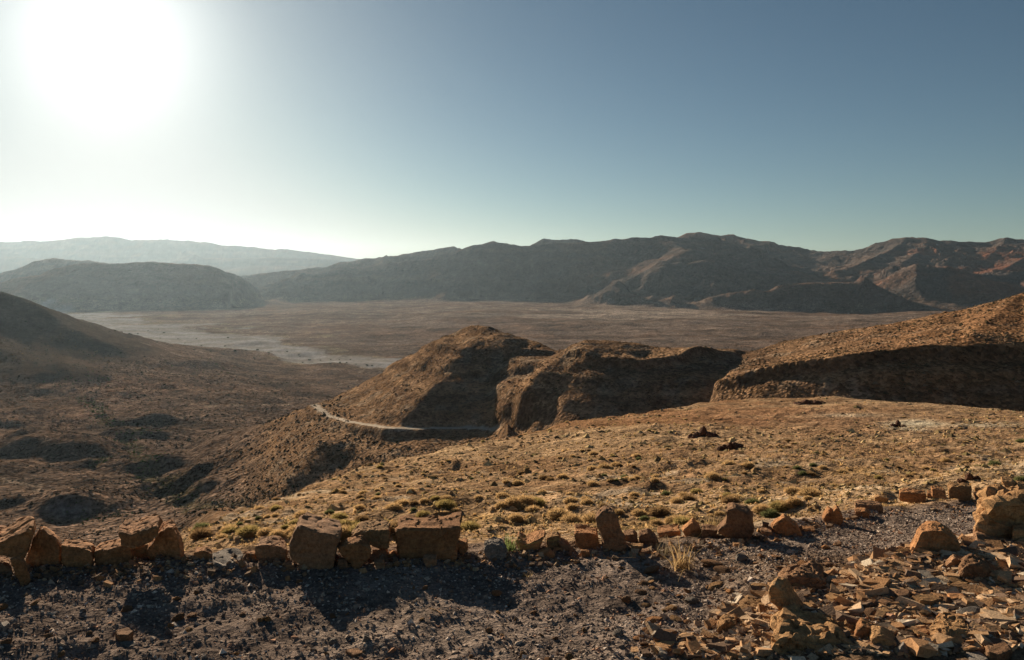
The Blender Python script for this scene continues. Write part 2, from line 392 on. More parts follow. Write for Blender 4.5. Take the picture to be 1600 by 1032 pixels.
# nearer hills on the right
ridge([(1078, 478, 4050), (1110, 463, 4050), (1140, 455, 4050), (1165, 451, 4050), (1205, 449, 4050), (1243, 441, 4100), (1276, 440, 4100), (1319, 441, 4100), (1336, 438, 4100), (1343, 434, 4100), (1348, 429, 4100), (1353, 433, 4100), (1360, 439, 4080), (1378, 450, 4000), (1392, 460, 3950), (1431, 474, 3850), (1462, 486, 3750)], .5, gully=.2, wl=240, seed=70)
ridge([(1376, 436, 4700), (1380, 420, 4700), (1392, 416, 4700), (1403, 417, 4700), (1418, 420, 4600), (1432, 416, 4500), (1455, 417, 4450), (1482, 420, 4450), (1497, 431, 4400), (1507, 440, 4350), (1524, 457, 4300), (1535, 470, 4250)], .55, gully=.24, wl=240, seed=71)
ridge([(1432, 416, 4500), (1430, 440, 4250), (1445, 470, 4050)], .55, gully=.24, wl=200, seed=72)
ridge([(1482, 420, 4450), (1540, 428, 4500), (1600, 424, 4500), (1680, 415, 4500), (1900, 400, 4500), (2200, 400, 4500)], .4, gully=.3, wl=300, seed=73)
mt_ = sstep(-150, -110, H) * sstep(3400, 3800, GD)
H = H + mt_ * (ridged(GX, GY, 190, 3, 150, .5) * 7 + fbm(GX, GY, 45, 3, 151) * 2.5)
# left hill in the middle distance
ridge([(-640, 330, 1750), (-300, 385, 1640), (-100, 432, 1540), (0, 457, 1490), (22, 465, 1478), (45, 476, 1465), (58, 480, 1458), (66, 487, 1452), (100, 507, 1425), (150, 530, 1385), (190, 546, 1360)], .41, gully=.10, wl=110, seed=80)
ridge([(-160, 470, 1300), (-40, 530, 1200), (40, 566, 1130), (130, 584, 1090)], .22, gully=.2, wl=90, seed=81)

# ---- cut of the road round the first hill
ROAD = [P(p[0], HZ - p[2] * F / p[1], p[1]) for p in ROADP]
pre = H.copy()
m = (GD > 340) & (GD < 520) & (GP > 440) & (GP < 900)

# ---- relief at every scale that the grid can carry
cell = np.maximum(GD * .0018, .02)
def relief(wl, amp, seed, lo, hi):
    global H
    k = sstep(lo * .8, lo * 1.2, GD) * (1 - sstep(hi * .8, hi * 1.25, GD))
    mm = k > 0.001
    H[mm] += (fbm(GX[mm], GY[mm], wl, 3, seed, .55) * amp * k[mm])
# track and rubble
relief(1.6, .035, 101, 2, 16)
relief(.35, .016, 102, 2, 14)
relief(.11, .011, 103, 2, 10)
# near slope
relief(14, .30, 104, 14, 170)
relief(3.5, .20, 105, 10, 170)
relief(.9, .085, 106, 9, 110)
# hills
relief(60, 1.2, 107, 230, 1300)
relief(16, .30, 108, 230, 900)
relief(5, .20, 109, 240, 620)
# valley and plain
relief(260, 5.0, 110, 900, 5000)
relief(60, 1.6, 111, 700, 4200)
relief(30, 1.1, 112, 450, 1500)

# terraces: harder beds stand out as ledges round the hills
mk = sstep(250, 290, GD) * (1 - sstep(590, 650, GD)) * sstep(440, 560, GP)
plat = sstep(1110, 1180, GP) * sstep(296, 310, GD)
mk = mk * (1 - .85 * plat)
bed = H + fbm(GX, GY, 90, 2, 120) * 2.0 - GX * .03
def beds(z, period, sharp):
    t = z / period; i = np.floor(t); f = t - i
    return (i + f ** sharp) * period - z
H = H + mk * beds(bed, 10.0, 3.0) * .22 + mk * beds(bed + 3, 3.1, 2.0) * .22
# rills on the lit flanks
mk2 = mk * (.35 + .65 * sstep(-.2, .5, fbm(GX, GY, 50, 2, 130)))
H = H + mk2 * ridged(GX * 1.0 + GY * .35, GY * .35, 11, 2, 131) * .22
# hard beds that crop out as a lip with a small scarp below
def lip(pts, h, back=16):
    global H
    poly = [P(p[0], HZ - p[2] * F / p[1], p[1]) for p in pts]
    m = (GD > 280) & (GD < 600) & (GP > 560)
    X, Y = GX[m], GY[m]
    wob = fbm(X, Y, 14, 3, 160) * 1.6
    best = np.full(X.shape, 1e9); sg = np.ones(X.shape)
    for (x0, y0, _), (x1, y1, _) in zip(poly, poly[1:]):
        dx, dy = x1 - x0, y1 - y0; t = np.clip(((X - x0) * dx + (Y - y0) * dy) / (dx * dx + dy * dy), 0, 1)
        d = np.hypot(X - x0 - t * dx, Y - y0 - t * dy); c = np.sign(dx * (Y - y0) - dy * (X - x0)); q = d < best
        best[q] = d[q]; sg[q] = c[q]
    sd = best * sg + wob
    H[m] += h * sstep(-1.0, 1.0, sd) * np.exp(-np.maximum(sd, 0) / back) * (1 - sstep(20, 60, best)) - .35 * h * np.exp(-((sd + 4) / 3.0) ** 2)
lip([V(655, 546, 560), V(683, 542, 495), V(725, 546, 470), V(800, 549, 466), V(868, 553, 462)], 1.7)
lip([V(600, 576, 566), V(645, 573, 492), V(705, 572, 452), V(770, 590, 444), V(838, 580, 428)], 1.6)
lip([V(1116, 600, 332), V(1150, 597, 324), V(1200, 590, 316), V(1300, 570, 306), V(1400, 555, 300), V(1500, 548, 298), V(1600, 547, 298), Z(1800, 300, -20)], 3.0, 22)
lip([V(905, 556, 404), V(930, 566, 392), V(1000, 570, 386), V(1060, 560, 392), V(1092, 546, 405)], 2.4)
# road bench on top of all that
D, Zc, T = seg_dist(GX[m], GY[m], ROAD)
Tm = T.max(); fade = 1 - sstep(Tm - 26, Tm - 10, T)
wn = fbm(GX[m], GY[m], 9, 2, 142)
k = (1 - sstep(2.6 + wn, 7.0 + wn, D)) * fade
H[m] = H[m] * (1 - k) + Zc * k
road_mask = np.zeros(H.shape); road_mask[m] = (1 - sstep(1.9, 2.9, D + fbm(GX[m], GY[m], 3, 2, 140) * .8 + wn * .6)) * fade
# stream line in the valley
STREAM = [P(385, 788, 378), P(300, 792, 430), P(262, 770, 500), P(232, 745, 570), P(222, 728, 610), P(180, 715, 640), P(150, 730, 600), P(215, 705, 670), P(190, 690, 720), P(255, 682, 770), P(165, 660, 850), P(150, 640, 940), P(120, 632, 985)]
m = (GD > 360) & (GD < 1100) & (GP < 460)
D, Zc, T = seg_dist(GX[m], GY[m], STREAM)
stream_mask = np.zeros(H.shape); stream_mask[m] = 1 - sstep(2, 10, D + fbm(GX[m], GY[m], 14, 3, 141) * 5)
H -= stream_mask * 1.4

# ------------------------------------------------------------------ queries on the land
lnD = np.log(DS)
def ground(x, y):
    x = np.atleast_1d(np.asarray(x, float)); y = np.atleast_1d(np.asarray(y, float))
    d = np.clip(y, DS[0], DS[-1] * .999); px = x / d * F + 800
    c = np.clip(np.searchsorted(PXS, px) - 1, 0, NC - 2); r = np.clip(np.searchsorted(DS, d) - 1, 0, NR - 2)
    tc = np.clip((px - PXS[c]) / (PXS[c + 1] - PXS[c]), 0, 1); tr = (d - DS[r]) / (DS[r + 1] - DS[r])
    return (H[r, c] * (1 - tc) + H[r, c + 1] * tc) * (1 - tr) + (H[r + 1, c] * (1 - tc) + H[r + 1, c + 1] * tc) * tr
ROWPIX = HZ - H / GD * F
ROWMIN = np.minimum.accumulate(ROWPIX, axis=0)          # highest row reached so far: what lies lower is hidden
def hit(px, py, dmin=0):
    c = int(np.clip(np.searchsorted(PXS, px), 1, NC - 2))
    ok = np.where((ROWPIX[:, c] <= py) & (DS > dmin))[0]
    if len(ok) == 0: return None
    return float(DS[ok[0]])
VIS = ROWPIX <= np.vstack([np.full((1, NC), 1e9), ROWMIN[:-1]]) + 1.5

# ------------------------------------------------------------------ colour of the ground itself
gy_, gx_ = np.gradient(H)
dx_ = np.gradient(GX, axis=1); dyr = np.gradient(GY, axis=0)
sx = gx_ / dx_; sy = (gy_ - sx * np.gradient(GX, axis=0)) / dyr
steep = np.hypot(sx, sy)
C = np.zeros(H.shape + (3,))
def lay(mask, col):
    global C
    m3 = np.clip(mask, 0, 1)[..., None]
    C = C * (1 - m3) + np.array(col) * m3
rowD = np.interp(GP, [p[0] for p in ROW], [p[1] for p in ROW])
edgeD = np.interp(GP, [e[0] for e in EDGE], [e[1] for e in EDGE])
n1 = fbm(GX, GY, 260, 4, 200); n2 = fbm(GX, GY, 40, 4, 201); n3 = fbm(GX, GY, 7, 4, 202); n4 = fbm(GX, GY, 1.1, 4, 203)
lay(np.ones(H.shape), (.128, .088, .064))                                            # valley earth
lay(sstep(-.1, .7, n1) * .6, (.165, .104, .071))
lay(sstep(0, .8, fbm(GX, GY * 2.2, 120, 4, 204)) * .65, (.066, .049, .037))
# pale washes on the plain, drawn out sideways
wash = sstep(.45, .95, ridged(GX * .35 + GY * .06, GY * 1.1, 170, 4, 205, .6)) * sstep(1500, 2200, GD) * (1 - sstep(4600, 5200, GD))
lay(wash * .6, (.20, .15, .12))
wash = sstep(.3, 1.0, ridged(GX * .5, GY, 300, 5, 206, .6)) * np.exp(-((GP - 1000) / 260) ** 2) * np.exp(-((GD - 3500) / 500) ** 2)
lay(wash * .9, (.30, .24, .19))
# riverbed
RIV = [P(700, 578, 1680), P(620, 571, 1740), P(560, 565, 1800), P(500, 558, 1900), P(420, 547, 2080), P(330, 537, 2290), P(250, 523, 2600), P(150, 509, 3050), P(80, 492, 3900), P(-100, 488, 4300)]
m = (GD > 1300) & (GD < 4400) & (GP < 760)
D, Zc, T = seg_dist(GX[m], GY[m], RIV)
wv = np.interp(GY[m], [1700, 1900, 2300, 3000, 4000], [80, 100, 150, 260, 230])
wob = fbm(GX[m], GY[m], 140, 4, 210) * .55
dd = D / wv + wob
river = np.zeros(H.shape); river[m] = 1 - sstep(.65, 1.1, dd)
braid = np.zeros(H.shape); braid[m] = sstep(-.15, .45, fbm(GX[m] * .6, GY[m] * 1.4, 70, 4, 211))
bank = np.zeros(H.shape); bank[m] = np.exp(-((dd - 1.15) / .25) ** 2) * sstep(-.3, .5, fbm(GX[m], GY[m], 60, 3, 213))
lay(bank * .75, (.20, .165, .11))
lay(river, (.27, .262, .255)); lay(river * braid * .5, (.19, .16, .13))
H -= river * 2.0
# mountains
mt = sstep(-150, -90, H) * sstep(3300, 3700, GD)
lay(mt, (.088, .073, .066)); lay(mt * sstep(-.1, .6, fbm(GX, GY, 500, 4, 214)) * .7, (.135, .080, .055))
lay(mt * sstep(1250, 1500, GP) * (GD < 5600) * sstep(-.3, .4, fbm(GX, GY, 350, 3, 215)) * .7, (.19, .075, .042))
bm_ = vnoise((H + fbm(GX, GY, 600, 2, 174) * 12) / 17, GX * .0008, 173)
lay(mt * sstep(.1, .8, bm_) * .45, (.070, .054, .047)); lay(mt * sstep(.2, .9, -bm_) * .4, (.17, .115, .085))
# left hill
lh = sstep(-150, -120, H) * (GD > 1000) * (GD < 1850) * (GP < 400)
lay(lh * .9, (.070, .054, .041)); lay(lh * sstep(.1, .8, vnoise(H / 5, GX * .003, 172)) * .5, (.055, .042, .032))
# hills
hill = sstep(225, 262, GD) * (1 - sstep(600, 680, GD)) * sstep(-118, -100, H)
lay(hill, (.225, .140, .082)); lay(hill * sstep(-.2, .6, n2) * .7, (.28, .165, .088)); lay(hill * sstep(.0, .7, n3) * .5, (.14, .086, .052))
bandh = vnoise(bed / 1.7, GX * .004, 170) + .7 * vnoise(bed / .75, GX * .006, 171)
lay(hill * sstep(.2, .9, bandh) * .55, (.12, .075, .05)); lay(hill * sstep(.3, 1.0, -bandh) * .45, (.36, .235, .14))
lay(hill * sstep(.35, .8, fbm(GX, GY, 9, 3, 216)) * .5, (.27, .21, .15))
lay(hill * sstep(1200, 1500, GP) * .5, (.235, .118, .055))
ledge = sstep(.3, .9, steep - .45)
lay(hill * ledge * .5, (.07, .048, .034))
# near slope
ns = sstep(1.02, 1.12, GD / rowD) * (1 - sstep(165, 225, GD))
lay(ns, (.40, .268, .158)); lay(ns * sstep(-.1, .5, n3) * .6, (.52, .365, .215)); lay(ns * sstep(.0, .6, n2 + n4 * .4) * .6, (.25, .142, .075))
reds = ns * sstep(40, 70, GD) * sstep(-.2, .4, fbm(GX + GY * .3, GY, 24, 3, 217)) * (1 - sstep(1250, 1500, GP))
lay(reds * .65, (.27, .13, .062))
lay(ns * sstep(.35, .8, fbm(GX, GY, 2.2, 4, 218)) * (1 - sstep(30, 60, GD)) * .6, (.42, .35, .26))
straw = np.exp(-(((GP - 775) / 75) ** 2 + ((ROWPIX - 812) / 9) ** 2)) + .7 * np.exp(-(((GP - 1000) / 120) ** 2 + ((ROWPIX - 822) / 8) ** 2)) + .6 * np.exp(-(((GP - 1350) / 60) ** 2 + ((ROWPIX - 738) / 7) ** 2))
lay(ns * straw * (GD < 40) * (.55 + .5 * n4), (.47, .30, .115))
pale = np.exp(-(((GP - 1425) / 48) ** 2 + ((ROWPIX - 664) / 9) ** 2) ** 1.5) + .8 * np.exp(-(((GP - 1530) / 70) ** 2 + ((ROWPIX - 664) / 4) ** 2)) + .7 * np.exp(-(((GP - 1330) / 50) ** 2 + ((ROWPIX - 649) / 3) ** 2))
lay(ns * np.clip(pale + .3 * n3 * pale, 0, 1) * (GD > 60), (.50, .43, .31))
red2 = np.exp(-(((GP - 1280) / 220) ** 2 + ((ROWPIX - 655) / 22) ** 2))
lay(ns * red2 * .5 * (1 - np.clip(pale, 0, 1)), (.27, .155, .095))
# track
tr = 1 - sstep(1.0, 1.10, GD / rowD + n4 * .02)
lay(tr, (.215, .168, .14)); lay(tr * sstep(-.1, .6, fbm(GX, GY, .8, 4, 219)) * .6, (.34, .27, .22))
rub = tr * sstep(1050, 1300, GP + n4 * 60) * (1 - sstep(6.0, 6.6, GD))
lay(rub * .8, (.22, .14, .08))
# pads and marks
lay(road_mask, (.46, .39, .31))
lay(stream_mask * .38 * (.6 + .5 * sstep(-.2, .4, n3)), (.085, .090, .040))
blue = np.exp(-(((GP - 108) / 32) ** 2 + ((ROWPIX - 795) / 15) ** 2) ** 1.6) * (GD > 300) * (GD < 600)
lay(blue * .8, (.14, .145, .155))
for (pa, pb) in [((560, 600, 1560), (562, 575, 1700)), ((450, 615, 1220), (560, 588, 1450)), ((300, 650, 950), (470, 640, 1000)), ((210, 570, 1500), (330, 585, 1450)), ((0, 755, 560), (60, 770, 520))]:
    a, b = P(*pa), P(*pb)
    m = (GD > a[1] * .9) & (GD < b[1] * 1.1) & (GP < 800)
    if not m.any(): continue
    D, _, _ = seg_dist(GX[m], GY[m], [a, ((a[0] + b[0]) / 2 + 12, (a[1] + b[1]) / 2, 0), b])
    q = np.zeros(H.shape); q[m] = 1 - sstep(1.5, 4.5, D + n3[m] * 1.5)
    lay(q * .5, (.28, .215, .16))
C *= (1 + .10 * n4 + .08 * n3)[..., None]
C = np.clip(C, .01, .9)

# ------------------------------------------------------------------ materials
def new_mat(name):
    m = bpy.data.materials.new(name); m.use_nodes = True
    n = m.node_tree.nodes; l = m.node_tree.links
    b = n['Principled BSDF']; b.inputs['Roughness'].default_value = .95
    b.inputs['Specular IOR Level'].default_value = .08
    return m, n, l, b

def terrain_mat(name, scales, bump, cell=None, contrast=.55, rough_=1.0, spec_=0.0):
    """scales: sizes in metres of the mottling; cell: size in metres of stones lying on the ground"""
    m, n, l, b = new_mat(name)
    at = n.new('ShaderNodeAttribute'); at.attribute_name = 'earth'
    geo = n.new('ShaderNodeNewGeometry')
    cur = at.outputs['Color']; tex = []
    b.inputs['Roughness'].default_value = rough_; b.inputs['Specular IOR Level'].default_value = spec_
    for i, s in enumerate(scales):
        t = n.new('ShaderNodeTexNoise'); t.inputs['Scale'].default_value = 1.0 / s; t.inputs['Detail'].default_value = 5; t.inputs['Roughness'].default_value = .68
        l.new(geo.outputs['Position'], t.inputs['Vector'])
        mr = n.new('ShaderNodeMapRange'); mr.inputs['From Min'].default_value = .3; mr.inputs['From Max'].default_value = .7
        mr.inputs['To Min'].default_value = 1 - contrast; mr.inputs['To Max'].default_value = 1 + contrast
        l.new(t.outputs['Fac'], mr.inputs['Value'])
        mx = n.new('ShaderNodeMix'); mx.data_type = 'RGBA'; mx.blend_type = 'MULTIPLY'; mx.inputs['Factor'].default_value = 1
        l.new(cur, mx.inputs['A']); l.new(mr.outputs['Result'], mx.inputs['B']); cur = mx.outputs['Result']
        tex.append(t)
    last = None
    for t, sc_ in zip(tex, scales):
        b1 = n.new('ShaderNodeBump'); b1.inputs['Strength'].default_value = 1.0; b1.inputs['Distance'].default_value = sc_ * bump
        l.new(t.outputs['Fac'], b1.inputs['Height'])
        if last is not None: l.new(last.outputs['Normal'], b1.inputs['Normal'])
        last = b1
    if cell:
        v = n.new('ShaderNodeTexVoronoi'); v.inputs['Scale'].default_value = 1.0 / cell; v.inputs['Randomness'].default_value = 1
        l.new(geo.outputs['Position'], v.inputs['Vector'])
        mr = n.new('ShaderNodeMapRange'); mr.inputs['From Min'].default_value = 0; mr.inputs['From Max'].default_value = .6; mr.inputs['To Min'].default_value = 1; mr.inputs['To Max'].default_value = 0
        l.new(v.outputs['Distance'], mr.inputs['Value'])
        b2 = n.new('ShaderNodeBump'); b2.inputs['Strength'].default_value = .9; b2.inputs['Distance'].default_value = cell * .45
        l.new(mr.outputs['Result'], b2.inputs['Height']); l.new(last.outputs['Normal'], b2.inputs['Normal']); last = b2
        bw = n.new('ShaderNodeSeparateColor'); l.new(v.outputs['Color'], bw.inputs['Color'])
        m2 = n.new('ShaderNodeMapRange'); m2.inputs['To Min'].default_value = .55; m2.inputs['To Max'].default_value = 1.5
        l.new(bw.outputs['Red'], m2.inputs['Value'])
        mx = n.new('ShaderNodeMix'); mx.data_type = 'RGBA'; mx.blend_type = 'MULTIPLY'; mx.inputs['Factor'].default_value = .9
        l.new(cur, mx.inputs['A']); l.new(m2.outputs['Result'], mx.inputs['B']); cur = mx.outputs['Result']
    l.new(cur, b.inputs['Base Color']); l.new(last.outputs['Normal'], b.inputs['Normal'])
    return m

def rock_mat(name, c1, c2, c3, size=.12, bump=.012):
    m, n, l, b = new_mat(name)
    tc = n.new('ShaderNodeTexCoord'); oi = n.new('ShaderNodeObjectInfo')
    add = n.new('ShaderNodeVectorMath'); add.operation = 'ADD'
    l.new(tc.outputs['Object'], add.inputs[0]); l.new(oi.outputs['Random'], add.inputs[1])
    t = n.new('ShaderNodeTexNoise'); t.inputs['Scale'].default_value = 1 / size; t.inputs['Detail'].default_value = 8; t.inputs['Roughness'].default_value = .65
    l.new(add.outputs[0], t.inputs['Vector'])
    cr = n.new('ShaderNodeValToRGB'); e = cr.color_ramp.elements
    e[0].position = .32; e[0].color = (*c2, 1); e[1].position = .62; e[1].color = (*c1, 1)
    x = cr.color_ramp.elements.new(.74); x.color = (*c3, 1)
    l.new(t.outputs['Fac'], cr.inputs['Fac'])
    t2 = n.new('ShaderNodeTexNoise'); t2.inputs['Scale'].default_value = 6 / size; t2.inputs['Detail'].default_value = 6; t2.inputs['Roughness'].default_value = .75
    l.new(add.outputs[0], t2.inputs['Vector'])
    mr = n.new('ShaderNodeMapRange'); mr.inputs['From Min'].default_value = .3; mr.inputs['From Max'].default_value = .7; mr.inputs['To Min'].default_value = .5; mr.inputs['To Max'].default_value = 1.45
    l.new(t2.outputs['Fac'], mr.inputs['Value'])
    mx = n.new('ShaderNodeMix'); mx.data_type = 'RGBA'; mx.blend_type = 'MULTIPLY'; mx.inputs['Factor'].default_value = 1
    l.new(cr.outputs['Color'], mx.inputs['A']); l.new(mr.outputs['Result'], mx.inputs['B'])
    hsv = n.new('ShaderNodeHueSaturation'); l.new(mx.outputs['Result'], hsv.inputs['Color'])
    m3 = n.new('ShaderNodeMapRange'); m3.inputs['To Min'].default_value = .75; m3.inputs['To Max'].default_value = 1.25
    l.new(oi.outputs['Random'], m3.inputs['Value']); l.new(m3.outputs['Result'], hsv.inputs['Value'])
    l.new(hsv.outputs['Color'], b.inputs['Base Color'])
    # bedding cracks: stretched noise
    mp = n.new('ShaderNodeMapping'); mp.inputs['Scale'].default_value = (1, 1, 5); l.new(add.outputs[0], mp.inputs['Vector'])
    t3 = n.new('ShaderNodeTexNoise'); t3.inputs['Scale'].default_value = .8 / size; t3.inputs['Detail'].default_value = 6; l.new(mp.outputs[0], t3.inputs['Vector'])
    b1 = n.new('ShaderNodeBump'); b1.inputs['Distance'].default_value = bump * 4; b1.inputs['Strength'].default_value = 1.0; l.new(t3.outputs['Fac'], b1.inputs['Height'])
    b2 = n.new('ShaderNodeBump'); b2.inputs['Distance'].default_value = bump * 1.6; l.new(t2.outputs['Fac'], b2.inputs['Height']); l.new(b1.outputs['Normal'], b2.inputs['Normal'])
    l.new(b2.outputs['Normal'], b.inputs['Normal'])
    return m

def attr_mat(name, attr='tint', trans=0.0, bump=0.0, size=.02, rough_=1.0, spec_=0.0):
    m, n, l, b = new_mat(name)
    b.inputs['Roughness'].default_value = rough_; b.inputs['Specular IOR Level'].default_value = spec_
    at = n.new('ShaderNodeAttribute'); at.attribute_name = attr
    cur = at.outputs['Color']
    if bump:
        geo = n.new('ShaderNodeNewGeometry')
        t = n.new('ShaderNodeTexNoise'); t.inputs['Scale'].default_value = 1 / size; t.inputs['Detail'].default_value = 4
        l.new(geo.outputs['Position'], t.inputs['Vector'])
        bp = n.new('ShaderNodeBump'); bp.inputs['Distance'].default_value = bump; l.new(t.outputs['Fac'], bp.inputs['Height']); l.new(bp.outputs['Normal'], b.inputs['Normal'])
        mr = n.new('ShaderNodeMapRange'); mr.inputs['From Min'].default_value = .3; mr.inputs['From Max'].default_value = .7; mr.inputs['To Min'].default_value = .7; mr.inputs['To Max'].default_value = 1.25
        l.new(t.outputs['Fac'], mr.inputs['Value'])
        mx = n.new('ShaderNodeMix'); mx.data_type = 'RGBA'; mx.blend_type = 'MULTIPLY'; mx.inputs['Factor'].default_value = 1
        l.new(cur, mx.inputs['A']); l.new(mr.outputs['Result'], mx.inputs['B']); cur = mx.outputs['Result']
    l.new(cur, b.inputs['Base Color'])
    if trans:
        tr_ = n.new('ShaderNodeBsdfTranslucent'); ms = n.new('ShaderNodeMixShader'); ms.inputs['Fac'].default_value = trans
        l.new(cur, tr_.inputs['Color']); l.new(b.outputs[0], ms.inputs[1]); l.new(tr_.outputs[0], ms.inputs[2])
        l.new(ms.outputs[0], n['Material Output'].inputs['Surface'])
    return m

# ------------------------------------------------------------------ the land as objects
cls = np.full((NR - 1, NC - 1), 3)
gpc = (GP[:-1, :-1] + GP[1:, 1:]) / 2; gdc = (GD[:-1, :-1] + GD[1:, 1:]) / 2
hc = (H[:-1, :-1] + H[1:, 1:]) / 2
rd = rowD[:-1, :-1]
cls[gdc < 225] = 1
cls[gdc < rd * 1.04] = 0
cls[(gdc >= 225) & (gdc < 640) & (hc > -112) & (gpc > 300)] = 2
cls[(gdc > 950) & (gdc < 1800) & (hc > -140) & (gpc < 330)] = 4
cls[(gdc > 3500) & (gdc < 8500) & (hc > -135)] = 5
cls[gdc > 9500] = 6
cls[(river[:-1, :-1] > .5) & (cls == 3)] = 7
cls[(road_mask[:-1, :-1] > .5)] = 8

# vertex normals of the whole sheet, shared along the seams
Pn = np.stack([GX, GY, H], -1)
du = np.gradient(Pn, axis=1); dv = np.gradient(Pn, axis=0)
NN = np.cross(du, dv); NN /= np.linalg.norm(NN, axis=-1, keepdims=True)

def sheet(name, k, mat):
    rr, cc = np.where(cls == k)
    a = rr * NC + cc
    quads = np.stack([a, a + 1, a + NC + 1, a + NC], 1)
    used, inv = np.unique(quads, return_inverse=True)
    q = inv.reshape(quads.shape)
    me = bpy.data.meshes.new(name)
    me.vertices.add(len(used)); me.vertices.foreach_set('co', Pn.reshape(-1, 3)[used].astype(np.float32).ravel())
    me.loops.add(q.size); me.loops.foreach_set('vertex_index', q.ravel().astype(np.int32))
    me.polygons.add(len(q)); me.polygons.foreach_set('loop_start', (np.arange(len(q)) * 4).astype(np.int32))
    me.polygons.foreach_set('use_smooth', np.ones(len(q), bool))
    ca = me.attributes.new('earth', 'FLOAT_COLOR', 'POINT')
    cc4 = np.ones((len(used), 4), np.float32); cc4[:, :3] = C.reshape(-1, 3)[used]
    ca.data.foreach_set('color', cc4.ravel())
    me.update(); me.validate()
    me.normals_split_custom_set_from_vertices(NN.reshape(-1, 3)[used].tolist())
    me.materials.append(mat)
    o = bpy.data.objects.new(name, me); COL.objects.link(o); o['kind'] = 'structure'
    return o

sheet('gravel_track', 0, terrain_mat('track_earth', [.5, .06, .02], .50, None, .40, 1.0, .0))
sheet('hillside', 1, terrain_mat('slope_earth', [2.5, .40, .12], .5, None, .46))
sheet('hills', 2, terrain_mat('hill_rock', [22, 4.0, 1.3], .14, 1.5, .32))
sheet('valley_floor', 3, terrain_mat('valley_earth', [90, 14, 3.5], .24, 3.2, .5))
sheet('hill', 4, terrain_mat('far_hill_earth', [60, 14, 5], .2, None, .25))
sheet('mountains', 5, terrain_mat('mountain_rock', [260, 60, 18], .30, None, .28))
sheet('distant_mountains', 6, terrain_mat('distant_rock', [600], .1, None, .2))
sheet('dry_riverbed', 7, terrain_mat('river_gravel', [70, 14, 4], .06, None, .25))
sheet('dirt_road', 8, terrain_mat('road_earth', [6, 1.2], .08, None, .15))

# air
hb = bmesh.new()
bmesh.ops.create_cube(hb, size=1)
hm = bpy.data.meshes.new('haze'); hb.to_mesh(hm); hb.free()
haze = bpy.data.objects.new('haze', hm); COL.objects.link(haze); haze['kind'] = 'stuff'
top = float(H.max()) + 12; bot = float(H.min()) - 2
haze.scale = (56000, 19600, top - bot); haze.location = (0, 9500, (top + bot) / 2)
hmat = bpy.data.materials.new('air'); hmat.use_nodes = True
hn = hmat.node_tree; hn.nodes.remove(hn.nodes['Principled BSDF'])
pv = hn.nodes.new('ShaderNodeVolumePrincipled')
pv.inputs['Color'].default_value = (.60, .81, 1.0, 1); pv.inputs['Density'].default_value = 1.3e-5; pv.inputs['Anisotropy'].default_value = .58
hn.links.new(pv.outputs[0], hn.nodes['Material Output'].inputs['Volume'])
hm.materials.append(hmat)
#OBJECTS
# ------------------------------------------------------------------ masses of small things: one mesh each, kind = stuff
def unit_shapes(kind, n):
    out = []
    for i in range(n):
        if kind == 'pebble':
            v = np.array([(x, y, z) for x in (-1, 1) for y in (-1, 1) for z in (-1, 1)], float) * .5
            v *= rng.uniform(.62, 1.2, (8, 1)); v += rng.uniform(-.1, .1, (8, 3))
            f = np.array([(0, 1, 3), (0, 3, 2), (4, 6, 7), (4, 7, 5), (0, 4, 5), (0, 5, 1), (2, 3, 7), (2, 7, 6), (0, 2, 6), (0, 6, 4), (1, 5, 7), (1, 7, 3)])
        elif kind == 'clod':
            v = np.array([(1, 0, 0), (0, 1, 0), (-1, 0, 0), (0, -1, 0), (0, 0, 1), (0, 0, -.4)], float) * .5
            v *= rng.uniform(.7, 1.3, (6, 1)); v += rng.uniform(-.1, .1, (6, 3))
            f = np.array([(0, 1, 4), (1, 2, 4), (2, 3, 4), (3, 0, 4), (1, 0, 5), (2, 1, 5), (3, 2, 5), (0, 3, 5)])
        else:                                           # a tuft: blades fanned out from one root
            vs = []; fs = []
            for b in range(11):
                a = rng.uniform(0, 2 * math.pi); e = rng.uniform(.25, 1.5); ln = rng.uniform(.38, .6)
                dx, dy, dz = math.cos(a) * math.cos(e) * ln, math.sin(a) * math.cos(e) * ln, math.sin(e) * ln
                wx, wy = -math.sin(a) * .09, math.cos(a) * .09
                k = len(vs); vs += [(wx + dx * .1, wy + dy * .1, 0), (-wx + dx * .1, -wy + dy * .1, 0), (dx, dy, dz)]; fs.append((k, k + 1, k + 2))
            v = np.array(vs); f = np.array(fs)
        out.append((v, f))
    return out

